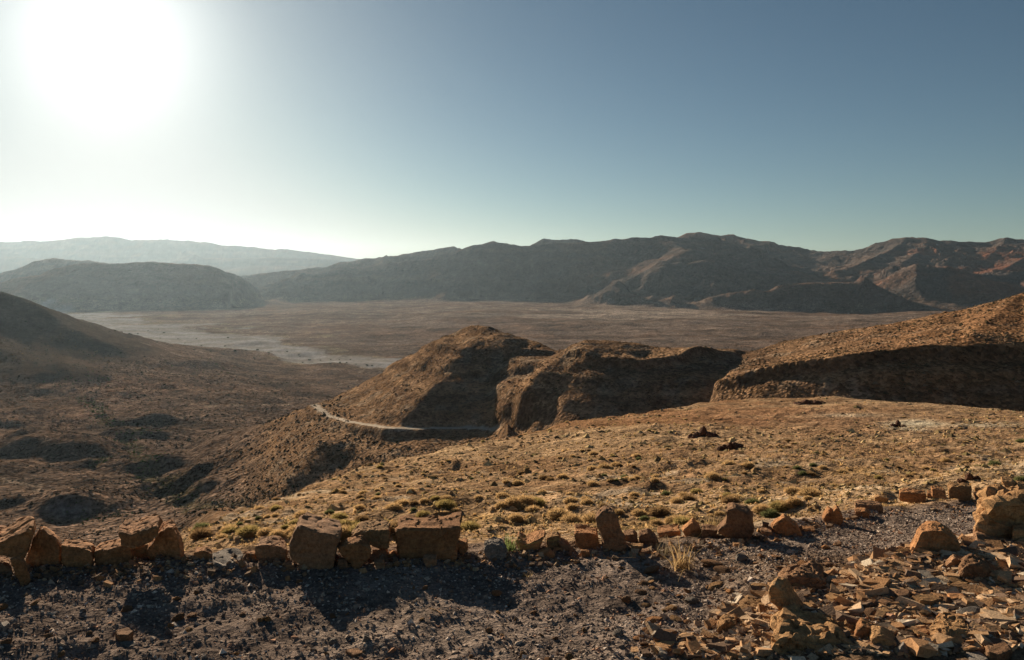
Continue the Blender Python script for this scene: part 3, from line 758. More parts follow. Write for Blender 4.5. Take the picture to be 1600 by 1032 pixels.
def scatter(name, kind, pos, size, tint, mat, squash=(1, 1, 1), tilt=.5, sink=.2, nv=8):
    shapes = unit_shapes(kind, nv)
    N = len(pos); which = rng.integers(0, nv, N)
    VV = []; FF = []; CC = []; off = 0
    for k, (v, f) in enumerate(shapes):
        ii = np.where(which == k)[0]
        if len(ii) == 0: continue
        n = len(ii); s = size[ii][:, None]
        sc = np.array(squash)[None, :] * rng.uniform(.7, 1.3, (n, 3)) * s
        a = rng.uniform(0, 2 * np.pi, n); tx = rng.normal(0, tilt, n); ty = rng.normal(0, tilt, n)
        p = v[None] * sc[:, None, :]
        cx, sx_ = np.cos(tx)[:, None], np.sin(tx)[:, None]
        y = p[..., 1] * cx - p[..., 2] * sx_; z = p[..., 1] * sx_ + p[..., 2] * cx; p = np.stack([p[..., 0], y, z], -1)
        cy, sy_ = np.cos(ty)[:, None], np.sin(ty)[:, None]
        x = p[..., 0] * cy + p[..., 2] * sy_; z = -p[..., 0] * sy_ + p[..., 2] * cy; p = np.stack([x, p[..., 1], z], -1)
        ca, sa = np.cos(a)[:, None], np.sin(a)[:, None]
        x = p[..., 0] * ca - p[..., 1] * sa; y = p[..., 0] * sa + p[..., 1] * ca; p = np.stack([x, y, p[..., 2]], -1)
        p += pos[ii][:, None, :]; p[..., 2] += (s * squash[2] * (.5 - sink)) if kind == 'pebble' else (-.04 * s)
        VV.append(p.reshape(-1, 3)); m = len(v)
        FF.append((f[None] + (np.arange(n) * m)[:, None, None] + off).reshape(-1, 3)); off += n * m
        CC.append(np.repeat(tint[ii], m, axis=0))
    VV = np.concatenate(VV); FF = np.concatenate(FF); CC = np.concatenate(CC)
    me = bpy.data.meshes.new(name)
    me.vertices.add(len(VV)); me.vertices.foreach_set('co', VV.astype(np.float32).ravel())
    me.loops.add(FF.size); me.loops.foreach_set('vertex_index', FF.ravel().astype(np.int32))
    me.polygons.add(len(FF)); me.polygons.foreach_set('loop_start', (np.arange(len(FF)) * 3).astype(np.int32))
    me.polygons.foreach_set('use_smooth', np.zeros(len(FF), bool))
    ca_ = me.attributes.new('tint', 'FLOAT_COLOR', 'POINT')
    c4 = np.ones((len(VV), 4), np.float32); c4[:, :3] = CC; ca_.data.foreach_set('color', c4.ravel())
    me.update(); me.materials.append(mat)
    o = bpy.data.objects.new(name, me); COL.objects.link(o); o['kind'] = 'stuff'
    return o

def pick(n, palette, weights, var=.25):
    p = np.array(palette)[rng.choice(len(palette), n, p=np.array(weights) / sum(weights))]
    return np.clip(p * rng.uniform(1 - var, 1 + var, (n, 1)), .01, .9)

def at_ground(x, y):
    return np.stack([x, y, ground(x, y)], -1)

def field(n, p0, p1, d0, d1, power=0.0):
    """n spots, even in bearing; power 0: even in the logarithm of distance, 1: even in distance"""
    px = rng.uniform(p0, p1, n); t = rng.uniform(0, 1, n)
    d = np.exp(math.log(d0) + t * math.log(d1 / d0)) if power == 0 else (d0 ** (power + 1) + t * (d1 ** (power + 1) - d0 ** (power + 1))) ** (1 / (power + 1))
    return px, d

pebble_mat = attr_mat('pebble', 'tint', 0, .004, .012, 1.0, .04)
clod_mat = attr_mat('clod', 'tint')
blade_mat = attr_mat('blade', 'tint', .5)
rowd = lambda px: np.interp(px, [p[0] for p in ROW], [p[1] for p in ROW])
edged = lambda px: np.interp(px, [e[0] for e in EDGE], [e[1] for e in EDGE])

# gravel of the track
px, d = field(120000, -90, 1700, 4.2, 11, 1.0)
x = (px - 800) / F * d
k = d < rowd(px) * 1.03
px, d, x = px[k], d[k], x[k]
dens = vnoise(x * 1.3, d * 2.2, 300) + .5 * vnoise(x * 5, d * 6, 301)
k = rng.uniform(-1.1, .9, len(x)) < dens + .35
px, d, x = px[k], d[k], x[k]
sz = np.clip(rng.lognormal(math.log(.0175), .45, len(x)), .010, .06)
scatter('gravel', 'clod', at_ground(x, d), sz, pick(len(x), [(.17, .13, .105), (.27, .21, .165), (.42, .33, .255), (.60, .50, .41), (.42, .24, .15)], [4, 4, 3.2, 1.8, 1.3]), pebble_mat, (1.2, 1.0, .75), .5, .2)
px = rng.uniform(-60, 1680, 1500); d = np.interp(px, [p[0] for p in ROW], [p[1] for p in ROW]) * (1 + rng.normal(.0, .018, 1500)); x = (px - 800) / F * d
scatter('loose_debris', 'pebble', at_ground(x, d), np.clip(rng.lognormal(math.log(.022), .45, 1500), .012, .055), pick(1500, [(.34, .19, .095), (.24, .15, .09), (.42, .30, .19), (.16, .11, .075)], [4, 4, 2, 3]), pebble_mat, (1.1, .9, .7), .4, .25)
# thin flakes of the rubble heap
px, d = field(26000, 940, 1700, 4.2, 6.7, 1.0)
x = (px - 800) / F * d
nz = vnoise(x * 2.2, d * 2.2, 302)
k = (rng.uniform(0, 1, len(x)) < sstep(980, 1240, px + 90 * nz) * (.35 + .65 * sstep(-.5, .3, vnoise(x * 6, d * 6, 312)))) & (d < np.interp(px, [1050, 1200, 1300, 1500, 1700], [4.75, 5.3, 5.85, 6.35, 6.6]) + .25 * nz)
px, d, x = px[k], d[k], x[k]
sz = np.clip(rng.lognormal(math.log(.024), .55, len(x)), .012, .12)
scatter('rubble', 'pebble', at_ground(x, d), sz, pick(len(x), [(.44, .27, .145), (.32, .18, .09), (.50, .35, .22), (.17, .115, .08), (.52, .43, .32)], [4, 3, 2.5, 3.5, 1.2]), pebble_mat, (1.25, .9, .3), .22, .1)
# stones of the slope
px, d = field(52000, -60, 1700, 8, 158)
k = (d > rowd(px) * 1.05) & (d < edged(px) * 1.05)
px, d = px[k], d[k]; x = (px - 800) / F * d
dens = fbm(x, d, 9, 3, 303) + .6 * fbm(x, d, 2, 2, 304)
k = (rng.uniform(-1.3, .9, len(x)) < dens) & ~((np.abs(px - 1290) < 210) & (d > 80) & (rng.uniform(0, 1, len(x)) < .75))
px, d, x, dens = px[k], d[k], x[k], dens[k]
sz = np.clip(rng.lognormal(0, .45, len(x)) * .0020 * d ** .88 + .006, .02, .5)
far = sstep(30, 60, d)[:, None]
tn = pick(len(x), [(.27, .18, .10), (.19, .115, .065), (.36, .27, .18), (.13, .085, .055)], [4, 3, 2, 2])
scatter('slope_stones', 'clod', at_ground(x, d), sz, tn * (1 - far) + tn * np.array([.92, .72, .62]) * far, clod_mat, (1.3, 1.1, .8), .3, .25)
# tufts of dry grass on the slope
px, d = field(27000, -60, 1700, 8.5, 158)
k = (d > rowd(px) * 1.08) & (d < edged(px) * 1.05)
px, d = px[k], d[k]; x = (px - 800) / F * d
k = (rng.uniform(-1.2, .8, len(x)) < fbm(x, d, 7, 3, 305) + .3) & ~((np.abs(px - 1290) < 210) & (d > 80) & (rng.uniform(0, 1, len(x)) < .8))
px, d, x = px[k], d[k], x[k]
sz = np.clip(rng.lognormal(0, .35, len(x)) * .0062 * d ** .84 + .03, .05, .8)
scatter('dry_grass', 'tuft', at_ground(x, d), sz, pick(len(x), [(.62, .43, .21), (.46, .31, .15), (.27, .21, .10), (.22, .15, .09)], [4, 3, 2, 2]), blade_mat, (1.25, 1.25, .85), .1, 0)
# small bushes too many and too small to single out
px, d = field(9000, 150, 1700, 11, 158)
k = (d > rowd(px) * 1.5) & (d < edged(px) * 1.04)
px, d = px[k], d[k]; x = (px - 800) / F * d
k = (rng.uniform(-1.0, .8, len(x)) < fbm(x, d, 8, 3, 309) + .1) & ~((np.abs(px - 1290) < 210) & (d > 80) & (rng.uniform(0, 1, len(x)) < .8))
px, d, x = px[k], d[k], x[k]
scatter('small_bushes', 'clod', at_ground(x, d), np.clip(rng.lognormal(0, .35, len(x)) * .0072 * d ** .86 + .02, .07, .7), pick(len(x), [(.50, .37, .19), (.26, .20, .09), (.13, .10, .055), (.34, .22, .11)], [4, 2.5, 2, 2]), clod_mat, (1.25, 1.2, .9), .15, 0, 14)
# rocks and scrub on the hills
px, d = field(46000, 380, 1700, 262, 590)
x = (px - 800) / F * d; z = ground(x, d)
dens = fbm(x, d, 24, 3, 306)
hx = np.clip(np.searchsorted(PXS, px), 0, NC - 1); hr = np.clip(np.searchsorted(DS, d), 0, NR - 1)
rm = road_mask[hr, hx]
rdist = seg_dist(x, d, ROAD)[0]
k = (rng.uniform(-1.0, 1.1, len(x)) < dens) & (rdist > 4.6) & VIS[hr, hx]
px, d, x, z = px[k], d[k], x[k], z[k]
sz = np.clip(rng.lognormal(math.log(.75), .42, len(x)), .35, 2.2)
scatter('hill_rocks', 'clod', np.stack([x, d, z], -1), sz, pick(len(x), [(.19, .12, .065), (.12, .085, .045), (.25, .175, .11), (.085, .070, .040)], [4, 3, 2, 2]), clod_mat, (1.2, 1, .8), .2, 0)
# scrub on the valley floor
px, d = field(44000, -30, 760, 345, 1400)
x = (px - 800) / F * d; z = ground(x, d)
hx = np.clip(np.searchsorted(PXS, px), 0, NC - 1); hr = np.clip(np.searchsorted(DS, d), 0, NR - 1)
k = (rng.uniform(-.9, 1.2, len(x)) < fbm(x, d, 60, 3, 307) + .5 * fbm(x, d, 12, 2, 308)) & VIS[hr, hx] & (z < -80)
px, d, x, z = px[k], d[k], x[k], z[k]
sz = np.clip(rng.lognormal(math.log(1.15), .45, len(x)), .5, 3.2) * (d / 700) ** .6
scatter('valley_scrub', 'clod', np.stack([x, d, z], -1), sz, pick(len(x), [(.045, .036, .022), (.10, .070, .042), (.034, .036, .018), (.17, .12, .065)], [3, 2, 3, 1.5]), clod_mat, (1.2, 1.2, .8), .15, 0)
# green bushes along the stream
P_ = []; S_ = []
for (x0, y0, _), (x1, y1, _) in zip(STREAM, STREAM[1:]):
    L = math.hypot(x1 - x0, y1 - y0); n = int(L * 1.3)
    t = rng.uniform(0, 1, n); P_.append(np.stack([x0 + (x1 - x0) * t + rng.normal(0, 5.5, n), y0 + (y1 - y0) * t + rng.normal(0, 5.5, n)], 1))
for (cx, cy, n, s) in [(125, 596, 26, 26), (155, 592, 20, 16), (312, 580, 30, 30), (335, 566, 20, 22), (110, 600, 20, 18), (150, 812, 60, 9), (190, 805, 40, 7), (240, 715, 40, 8)]:
    dd_ = hit(cx, cy, 300) or 800; q = P(cx, cy, dd_); P_.append(np.stack([q[0] + rng.normal(0, s, n), q[1] + rng.normal(0, s * .7, n)], 1))
P_ = np.concatenate(P_); n = len(P_)
scatter('stream_bushes', 'clod', at_ground(P_[:, 0], P_[:, 1]), np.clip(rng.lognormal(math.log(1.5), .4, n), .6, 4) * (P_[:, 1] / 700) ** .6, pick(n, [(.060, .082, .024), (.085, .105, .034), (.11, .11, .05)], [3, 2, 1]), clod_mat, (1.1, 1.1, .9), .1, 0)

# ------------------------------------------------------------------ rocks, one by one
M_OR = rock_mat('orange_sandstone', (.50, .245, .105), (.30, .15, .07), (.52, .34, .20), .16, .010)
M_BR = rock_mat('brown_sandstone', (.37, .205, .108), (.22, .125, .072), (.45, .30, .18), .14, .010)
M_TN = rock_mat('tan_sandstone', (.46, .27, .125), (.29, .16, .075), (.52, .36, .21), .12, .009)
M_GY = rock_mat('pale_limestone', (.36, .31, .26), (.20, .17, .145), (.46, .41, .35), .10, .012)
M_RD = rock_mat('red_rock', (.17, .085, .050), (.095, .052, .036), (.22, .13, .08), .9, .05)

def finish_rock(bm, name, mat, size, rough, seed, target=None, origin=None, bev=.05, strata=0.0, crack=1.0):
    bmesh.ops.recalc_face_normals(bm, faces=bm.faces[:])
    es = [e for e in bm.edges if len(e.link_faces) == 2 and e.calc_face_angle(0) > .35]
    try:
        bmesh.ops.bevel(bm, geom=es, offset=size * bev, segments=1, affect='EDGES', profile=.5, clamp_overlap=True)
    except Exception:
        pass
    big = [f for f in bm.faces if len(f.verts) > 4]
    if big:
        bmesh.ops.poke(bm, faces=big)
    bmesh.ops.triangulate(bm, faces=bm.faces[:])
    target = target or size / 11
    for it in range(4):
        es = [e for e in bm.edges if e.calc_length() > target * 1.3]
        if not es or len(bm.faces) > 7000: break
        bmesh.ops.subdivide_edges(bm, edges=es, cuts=1)
        bmesh.ops.triangulate(bm, faces=[f for f in bm.faces if len(f.verts) > 3])
    bm.normal_update()
    o3 = Vector((seed * 7.31, seed * 3.17, seed * 1.73))
    mv = []
    for v in bm.verts:
        p = v.co / size
        a = mnoise.noise(p * 1.7 + o3) * .9 + mnoise.noise(p * 4.3 + o3) * .5 + mnoise.noise(p * 10 + o3) * .28 + mnoise.noise(p * 22 + o3) * .15
        r = 1 - 2 * abs(mnoise.noise(p * 3.1 - o3))
        vd = mnoise.voronoi(p * 3.2 + o3)[0]; ck = vd[1] - vd[0]
        a -= max(0, .10 - ck) * 6 * crack
        s = 0
        if strata: s = (math.floor((p.z + .1 * mnoise.noise(p * 2 + o3)) * 9) % 2 - .5) * strata
        mv.append(v.co + v.normal * size * (rough * (a * .85 + .55 * min(r, .3)) + s))
    for v, c in zip(bm.verts, mv): v.co = c
    if origin is not None:
        for v in bm.verts: v.co -= origin
    me = bpy.data.meshes.new(name); bm.to_mesh(me); bm.free()
    for p in me.polygons: p.use_smooth = True
    me.set_sharp_from_angle(angle=R(20))
    me.materials.append(mat)
    o = bpy.data.objects.new(name, me); COL.objects.link(o)
    if origin is not None: o.location = origin
    return o

RK = [0]
def rock(label, poly, thick=.3, mat=M_OR, d=None, name='rock', cat='rock', group='rocks lined up along the edge of the track', back=.86, lean=.12, rough=.055, rise=0.0, slant=0.0, strata=0.0, bev=.03, recede=.85):
    RK[0] += 1; sd = RK[0]; rr = random.Random(sd)
    yb = max(p[1] for p in poly); cx = sum(p[0] for p in poly) / len(poly)
    low = [p for p in poly if p[1] > yb - 5]; bx = sum(p[0] for p in low) / len(low)
    if d is None: d = hit(bx, yb - 1) or 6.0
    ytop = min(p[1] for p in poly)
    pts = []
    for (px, py) in poly:
        if py > yb - 5: py += 5
        f = (yb - py) / max(yb - ytop, 1)
        dd = d * 1.0 + thick * lean * f + slant * (px - cx) / F * d + rr.uniform(-.02, .02) * thick
        pts.append(Vector(P(px, py, dd)))
    c = sum(pts, Vector()) / len(pts)
    bm = bmesh.new(); rings = []
    for (s, t, l) in ((1.0, 0.0, 0), (1.0, .55, rise * .5), (back, 1.0, rise)):
        ring = []
        for p in pts:
            q = c + (p - c) * (s * (1 + rr.uniform(-.06, .06) * (t > 0)))
            up = max(0, (p.z - c.z))
            ring.append(bm.verts.new((q.x + q.x / q.y * thick * t * recede + (rr.uniform(-.06, .06) * thick if t else 0), p.y + thick * t * (1 + rr.uniform(-.1, .1)), q.z + l + (rr.uniform(-.02, .02) * thick if t else 0))))
        rings.append(ring)
    n = len(pts)
    bm.faces.new(rings[0])
    bm.faces.new(list(reversed(rings[2])))
    for a, b in ((0, 1), (1, 2)):
        for i in range(n):
            j = (i + 1) % n
            bm.faces.new([rings[a][j], rings[a][i], rings[b][i], rings[b][j]])
    size = max((p - q).length for p in pts for q in pts)
    g = Vector((c.x, d + thick * .5, 0)); g.z = min(p.z for p in pts)
    o = finish_rock(bm, name, mat, size, rough, sd, max(size / 17, .011), g, bev, strata)
    tag(o, label, cat, group)
    return o

def slab(label, poly, h=.035, mat=M_TN, zoff=0.0, name='stone_slab', cat='stone slab', group='flat stones lying on the rubble', tiltx=0.0, rough=.03):
    """a flat stone: its upper face is given as seen, lying h above the ground"""
    RK[0] += 1; sd = RK[0]; rr = random.Random(sd)
    cx = sum(p[0] for p in poly) / len(poly); cy = sum(p[1] for p in poly) / len(poly)
    d0 = hit(cx, cy) or 5; z0 = -(cy - HZ) / F * d0 + h * .8 + zoff
    bm = bmesh.new(); top = []; bot = []
    for px, py in poly:
        dd = -z0 * F / (py - HZ); p = Vector(P(px, py, dd))
        top.append(bm.verts.new(p)); c0 = Vector(P(cx, cy, d0)); q = p + (p - c0) * rr.uniform(.0, .10); bot.append(bm.verts.new((q.x, q.y, z0 - h * 1.4)))
    n = len(poly)
    bm.faces.new(top); bm.faces.new(list(reversed(bot)))
    for i in range(n):
        j = (i + 1) % n; bm.faces.new([top[j], top[i], bot[i], bot[j]])
    size = max((a.co - b.co).length for a in top for b in top)
    g = sum((v.co for v in top), Vector()) / n; g.z = z0 - h * 1.4
    o = finish_rock(bm, name, mat, size, rough, sd, max(size / 9, .012), g, .03)
    tag(o, label, cat, group)
    return o

ROCKS = [
 # label, outline of the face turned to the road, thickness, material, extra
 ('wedge-topped boulder at the left end of the row with a ridged slanting top', [(-30, 862), (-12, 846), (0, 850), (28, 835), (47, 827), (51, 838), (45, 862), (38, 874), (0, 869), (-25, 872)], .42, M_OR, dict(d=5.75, back=.8)),
 ('tall upright brown slab leaning beside the wedge-topped boulder', [(66, 827), (80, 838), (90, 846), (94, 866), (96, 886), (70, 887), (43, 886), (40, 878), (52, 846)], .16, M_OR, {}),
 ('small shaded block wedged under the wedge-topped boulder', [(-20, 880), (6, 884), (18, 890), (16, 898), (-20, 900)], .2, M_BR, {}),
 ('oblong stone tilted on end in front of the tall brown slab', [(16, 877), (29, 873), (40, 886), (48, 908), (37, 919), (28, 906)], .09, M_OR, dict(back=.7)),
 ('low brown block with a bright top edge next to the tall brown slab', [(95, 853), (120, 855), (143, 861), (145, 875), (138, 888), (110, 887), (96, 881)], .22, M_OR, {}),
 ('long low block under the stacked cube of rock', [(146, 863), (170, 858), (188, 854), (206, 856), (206, 877), (175, 884), (150, 888)], .22, M_OR, {}),
 ('cube of rock with a pitted top stacked on its neighbours', [(186, 833), (204, 837), (226, 829), (246, 823), (248, 838), (238, 847), (210, 854), (190, 850)], .34, M_OR, dict(d=5.83, back=.95)),
 ('rounded orange boulder supporting the stacked cube on its right', [(249, 832), (265, 825), (272, 829), (277, 840), (281, 850), (283, 871), (255, 870), (232, 869), (229, 858), (240, 848)], .28, M_OR, dict(rough=.07)),
 ('glowing orange block directly beneath the stacked cube', [(204, 853), (220, 853), (234, 850), (236, 862), (229, 873), (206, 874)], .2, M_TN, {}),
 ('small brown block leaning on the pale fissured slab', [(303, 864), (319, 861), (331, 866), (332, 879), (310, 877), (303, 871)], .14, M_OR, {}),
 ('small chip of orange rock right of the pale fissured slab', [(384, 865), (398, 866), (401, 877), (390, 877)], .1, M_OR, {}),
 ('dark squat boulder between the pale slab and the big tilted cube', [(399, 855), (420, 852), (437, 853), (449, 860), (447, 871), (440, 880), (412, 881), (400, 869)], .25, M_BR, {}),
 ('big tilted cube with a blotched pinkish face', [(468, 822), (500, 833), (531, 839), (528, 855), (519, 892), (498, 889), (475, 885), (456, 879), (452, 856), (460, 836)], .42, M_BR, dict(back=.9, rough=.045)),
 ('small round brown stone at the foot of the big tilted cube', [(446, 882), (459, 883), (461, 890), (456, 894), (448, 893)], .06, M_BR, {}),
 ('angular block set under the wedge-shaped slab', [(529, 860), (537, 853), (562, 847), (583, 861), (576, 874), (557, 890), (547, 879), (536, 870)], .22, M_OR, {}),
 ('wedge-shaped slab resting on two lower blocks', [(548, 841), (564, 830), (586, 829), (607, 829), (607, 853), (587, 852), (570, 847)], .3, M_TN, dict(d=6.12)),
 ('brown knob of rock touching the bottom of the angular block', [(528, 876), (541, 875), (544, 885), (537, 892), (528, 887)], .07, M_BR, {}),
 ('dark stone in the hollow below the wedge-shaped slab', [(582, 860), (603, 859), (607, 870), (600, 877), (584, 875)], .14, M_BR, {}),
 ('shaded flat-bottomed stone below the hollow of the wedge-shaped slab', [(584, 879), (600, 878), (602, 888), (590, 891)], .08, M_BR, {}),
 ('small orange stone pressed against the left side of the largest block', [(606, 867), (618, 863), (621, 872), (612, 877)], .08, M_OR, {}),
 ('largest block of the row with a broad orange face and pale crumbly top', [(617, 829), (632, 825), (655, 828), (683, 827), (704, 825), (723, 822), (715, 856), (712, 874), (664, 871), (622, 874)], .40, M_OR, dict(back=.95, rough=.04)),
 ('brown stone wedged under the middle of the largest block', [(660, 873), (683, 873), (682, 886), (670, 890)], .1, M_BR, {}),
 ('small block peeping out behind the right end of the largest block', [(714, 851), (729, 849), (731, 860), (720, 868)], .14, M_OR, {}),
 ('pale flat stone just right of the largest block', [(712, 873), (735, 871), (733, 879), (715, 879)], .1, M_BR, {}),
 ('rounded pitted boulder of pale rock standing apart in the row', [(757, 854), (768, 849), (780, 852), (791, 856), (792, 870), (782, 879), (766, 878), (758, 868)], .2, M_GY, dict(rough=.08)),
 ('dark thin wedge behind the green grass', [(788, 846), (804, 857), (803, 862), (790, 862)], .12, M_BR, {}),
 ('diamond-shaped block with a broad sunlit top', [(806, 844), (822, 852), (838, 845), (850, 839), (842, 859), (828, 865), (809, 860)], .26, M_OR, dict(back=.9)),
 ('pale lump of rock in the pile right of the diamond-shaped block', [(854, 843), (862, 838), (873, 837), (877, 846), (866, 857), (853, 860)], .16, M_TN, {}),
 ('rounded stone at the front of that low pile', [(864, 857), (884, 856), (887, 867), (870, 868)], .12, M_OR, {}),
 ('low stone at the left foot of the same pile', [(842, 865), (857, 862), (868, 869), (851, 877)], .12, M_OR, {}),
 ('dark wedge of rock at the back of the low pile', [(872, 848), (883, 850), (892, 856), (893, 863), (885, 865)], .14, M_BR, {}),
 ('upright cube with a flat sunlit top beside the tall leaning stone', [(898, 834), (915, 833), (935, 836), (937, 857), (921, 863), (901, 853)], .25, M_OR, dict(back=.92)),
 ('small orange stone at the foot of the upright cube', [(908, 861), (921, 863), (922, 872), (910, 873)], .07, M_OR, {}),
 ('tallest stone of the row, a leaning blocky pillar', [(932, 808), (938, 801), (945, 798), (959, 803), (967, 825), (974, 842), (978, 856), (963, 862), (944, 858), (938, 834)], .18, M_BR, dict(rough=.07, back=.9)),
 ('low brown stone leaning on the right of the tall pillar', [(973, 837), (991, 835), (997, 844), (986, 853), (978, 851)], .16, M_BR, {}),
 ('broken triangular slab two stones right of the tall pillar', [(1000, 837), (1013, 833), (1030, 849), (1025, 854), (1001, 851)], .16, M_BR, {}),
 ('rounded tan stone below the broken triangular slab', [(985, 853), (1004, 854), (1003, 863), (993, 866)], .1, M_TN, {}),
 ('dim brown stone half sunk in gravel under the triangular slab', [(1002, 862), (1015, 861), (1014, 870), (1004, 871)], .08, M_BR, {}),
 ('thin flat slab lying between the triangular slab and the peaked stone', [(1026, 833), (1044, 831), (1063, 830), (1065, 838), (1034, 841)], .22, M_OR, {}),
 ('peaked orange stone left of the big grey-brown boulder', [(1066, 830), (1074, 822), (1081, 817), (1095, 827), (1096, 840), (1074, 840)], .18, M_OR, {}),
 ('flat-topped stone touching the big grey-brown boulder', [(1096, 828), (1108, 828), (1120, 831), (1119, 841), (1096, 841)], .18, M_BR, {}),
 ('big grey-brown boulder with a smooth shaded many-sided face', [(1135, 798), (1148, 795), (1169, 804), (1175, 810), (1178, 829), (1167, 848), (1138, 841), (1122, 832), (1134, 817)], .3, M_BR, dict(rough=.035, back=.8)),
 ('tiny pale stone just right of the big grey-brown boulder', [(1179, 833), (1185, 827), (1190, 836)], .07, M_TN, {}),
 ('flat dark stone between the grey-brown boulder and the gabled stone', [(1188, 830), (1206, 832), (1208, 838), (1194, 838)], .14, M_BR, {}),
 ('gabled stone with a steep pointed outline', [(1207, 825), (1216, 817), (1225, 810), (1243, 823), (1253, 835), (1236, 839), (1212, 833)], .2, M_OR, {}),
 ('pebble-like stone at the foot of the gabled stone', [(1218, 832), (1226, 832), (1224, 839), (1218, 838)], .05, M_TN, {}),
 ('low orange stone between the gabled stone and the twin-peaked one', [(1255, 827), (1274, 829), (1271, 835), (1258, 836)], .14, M_OR, {}),
 ('twin-peaked orange stone where the row starts to bend away', [(1285, 812), (1295, 799), (1300, 803), (1307, 795), (1314, 801), (1319, 814), (1311, 821), (1295, 820)], .2, M_OR, {}),
 ('pinkish block in front of the flat slab at the bend of the row', [(1336, 800), (1352, 799), (1359, 804), (1357, 811), (1340, 813)], .16, M_OR, {}),
 ('long flat slab above the pinkish block', [(1336, 789), (1377, 791), (1379, 798), (1338, 798)], .2, M_BR, {}),
 ('stone with a glowing left end beyond the bend', [(1366, 778), (1373, 776), (1388, 780), (1386, 787), (1367, 788)], .2, M_TN, {}),
 ('thin slab tucked against the long straight-edged block', [(1386, 775), (1404, 777), (1404, 782), (1388, 782)], .22, M_OR, {}),
 ('long straight-edged block in the far part of the row', [(1406, 770), (1420, 770), (1435, 771), (1447, 772), (1447, 783), (1439, 787), (1406, 782)], .26, M_OR, {}),
 ('lower of two stacked flat blocks in the far part of the row', [(1448, 772), (1470, 773), (1472, 783), (1449, 781)], .26, M_OR, {}),
 ('upper of two stacked flat blocks in the far part of the row', [(1456, 764), (1476, 767), (1478, 774), (1457, 772)], .22, M_OR, dict(d=9.95)),
 ('big round-topped block in the far part of the row', [(1481, 765), (1488, 761), (1505, 760), (1517, 762), (1518, 778), (1509, 785), (1497, 780), (1482, 780)], .3, M_TN, dict(rough=.07)),
 ('small upright stone right of the round-topped block', [(1523, 763), (1531, 764), (1532, 774), (1524, 773)], .14, M_TN, {}),
 ('low slab behind the huge cracked boulder', [(1523, 774), (1544, 777), (1542, 783), (1526, 781)], .25, M_BR, {}),
 ('long sloping slab near the far end of the row', [(1565, 752), (1583, 753), (1592, 763), (1588, 768), (1569, 760)], .35, M_TN, {}),
 ('last stone of the row by the right margin', [(1588, 758), (1604, 761), (1612, 770), (1592, 769)], .3, M_TN, {}),
]
for lab, poly, th, mt_, kw in ROCKS:
    rock(lab, poly, th, mt_, **kw)

G2 = 'boulders at the right side of the track'
rock('trapezoid boulder standing alone on the gravel before the huge cracked boulder', [(1424, 866), (1432, 848), (1440, 832), (1456, 828), (1474, 830), (1489, 840), (1499, 852), (1502, 872), (1476, 874), (1446, 866)], .3, M_OR, name='boulder', cat='boulder', group=G2, back=.72, rough=.05)
rock('small pyramid stone leaning on the foot of the lone trapezoid boulder', [(1478, 885), (1491, 873), (1509, 879), (1507, 887), (1493, 890)], .12, M_BR, group=G2)
rock('humped rough rock in front of the dark ledge', [(1500, 901), (1508, 888), (1521, 881), (1536, 886), (1549, 892), (1560, 902), (1536, 912), (1508, 910)], .2, M_BR, name='boulder', cat='boulder', group=G2, rough=.09)
rock('huge cracked boulder with a pitted orange face and flaky top', [(1533, 842), (1537, 820), (1541, 803), (1546, 793), (1562, 789), (1600, 786), (1650, 784), (1680, 800), (1690, 850), (1660, 872), (1600, 866), (1560, 858)], .6, M_TN, d=6.05, name='boulder', cat='boulder', group=G2, back=.97, rough=.12, strata=.022)
rock('smooth yellow block split off the face of the huge boulder', [(1583, 828), (1600, 828), (1640, 832), (1650, 860), (1620, 866), (1600, 864), (1580, 857)], .2, M_TN, d=5.93, name='boulder', cat='boulder', group=G2, rough=.035)
rock('dark overhanging ledge below the huge cracked boulder', [(1525, 852), (1545, 857), (1570, 862), (1600, 868), (1680, 876), (1660, 892), (1600, 890), (1568, 887), (1547, 876), (1535, 866)], .5, M_BR, d=5.72, name='boulder', cat='boulder', group=G2, rough=.05)
rock('reddish stone beneath the tip of the dark ledge', [(1516, 876), (1528, 872), (1541, 876), (1538, 883), (1520, 884)], .1, M_OR, group=G2)
rock('upturned slab with a sharp sunlit edge by the rubble heap', [(1200, 924), (1207, 915), (1217, 918), (1238, 946), (1252, 966), (1243, 973), (1228, 971), (1214, 950), (1203, 940)], .2, M_TN, name='stone_slab', cat='stone slab', group=G2, slant=.2, back=.8, rough=.035, recede=1.5)
rock('broad crumbly hump of rock behind the upturned slab', [(1216, 914), (1232, 906), (1250, 900), (1275, 902), (1292, 910), (1280, 922), (1240, 924)], .28, M_BR, name='boulder', cat='boulder', group=G2, rough=.10)
rock('smooth flattened boulder left of the upturned slab', [(1151, 968), (1160, 957), (1172, 952), (1196, 953), (1214, 962), (1216, 970), (1195, 980), (1166, 977)], .28, M_TN, name='boulder', cat='boulder', group=G2, lean=.9, rough=.045, back=.75)
rock('notched stone touching the smooth flattened boulder', [(1120, 985), (1133, 973), (1151, 973), (1154, 980), (1140, 990), (1125, 996)], .14, M_TN, group=G2, rough=.09)
rock('rounded boulder cut off by the bottom of the view', [(1070, 1048), (1078, 1020), (1096, 1008), (1118, 1006), (1134, 1016), (1142, 1048)], .3, M_TN, name='boulder', cat='boulder', group=G2, lean=1.0, rough=.06, d=4.35)
rock('fissured bedrock knob with upright cracks near the bottom of the view', [(1208, 1060), (1210, 1012), (1216, 1000), (1236, 992), (1262, 998), (1300, 1002), (1318, 1012), (1322, 1060)], .42, M_TN, name='bedrock', cat='rock outcrop', group=G2, rough=.12, d=4.25, strata=.015)
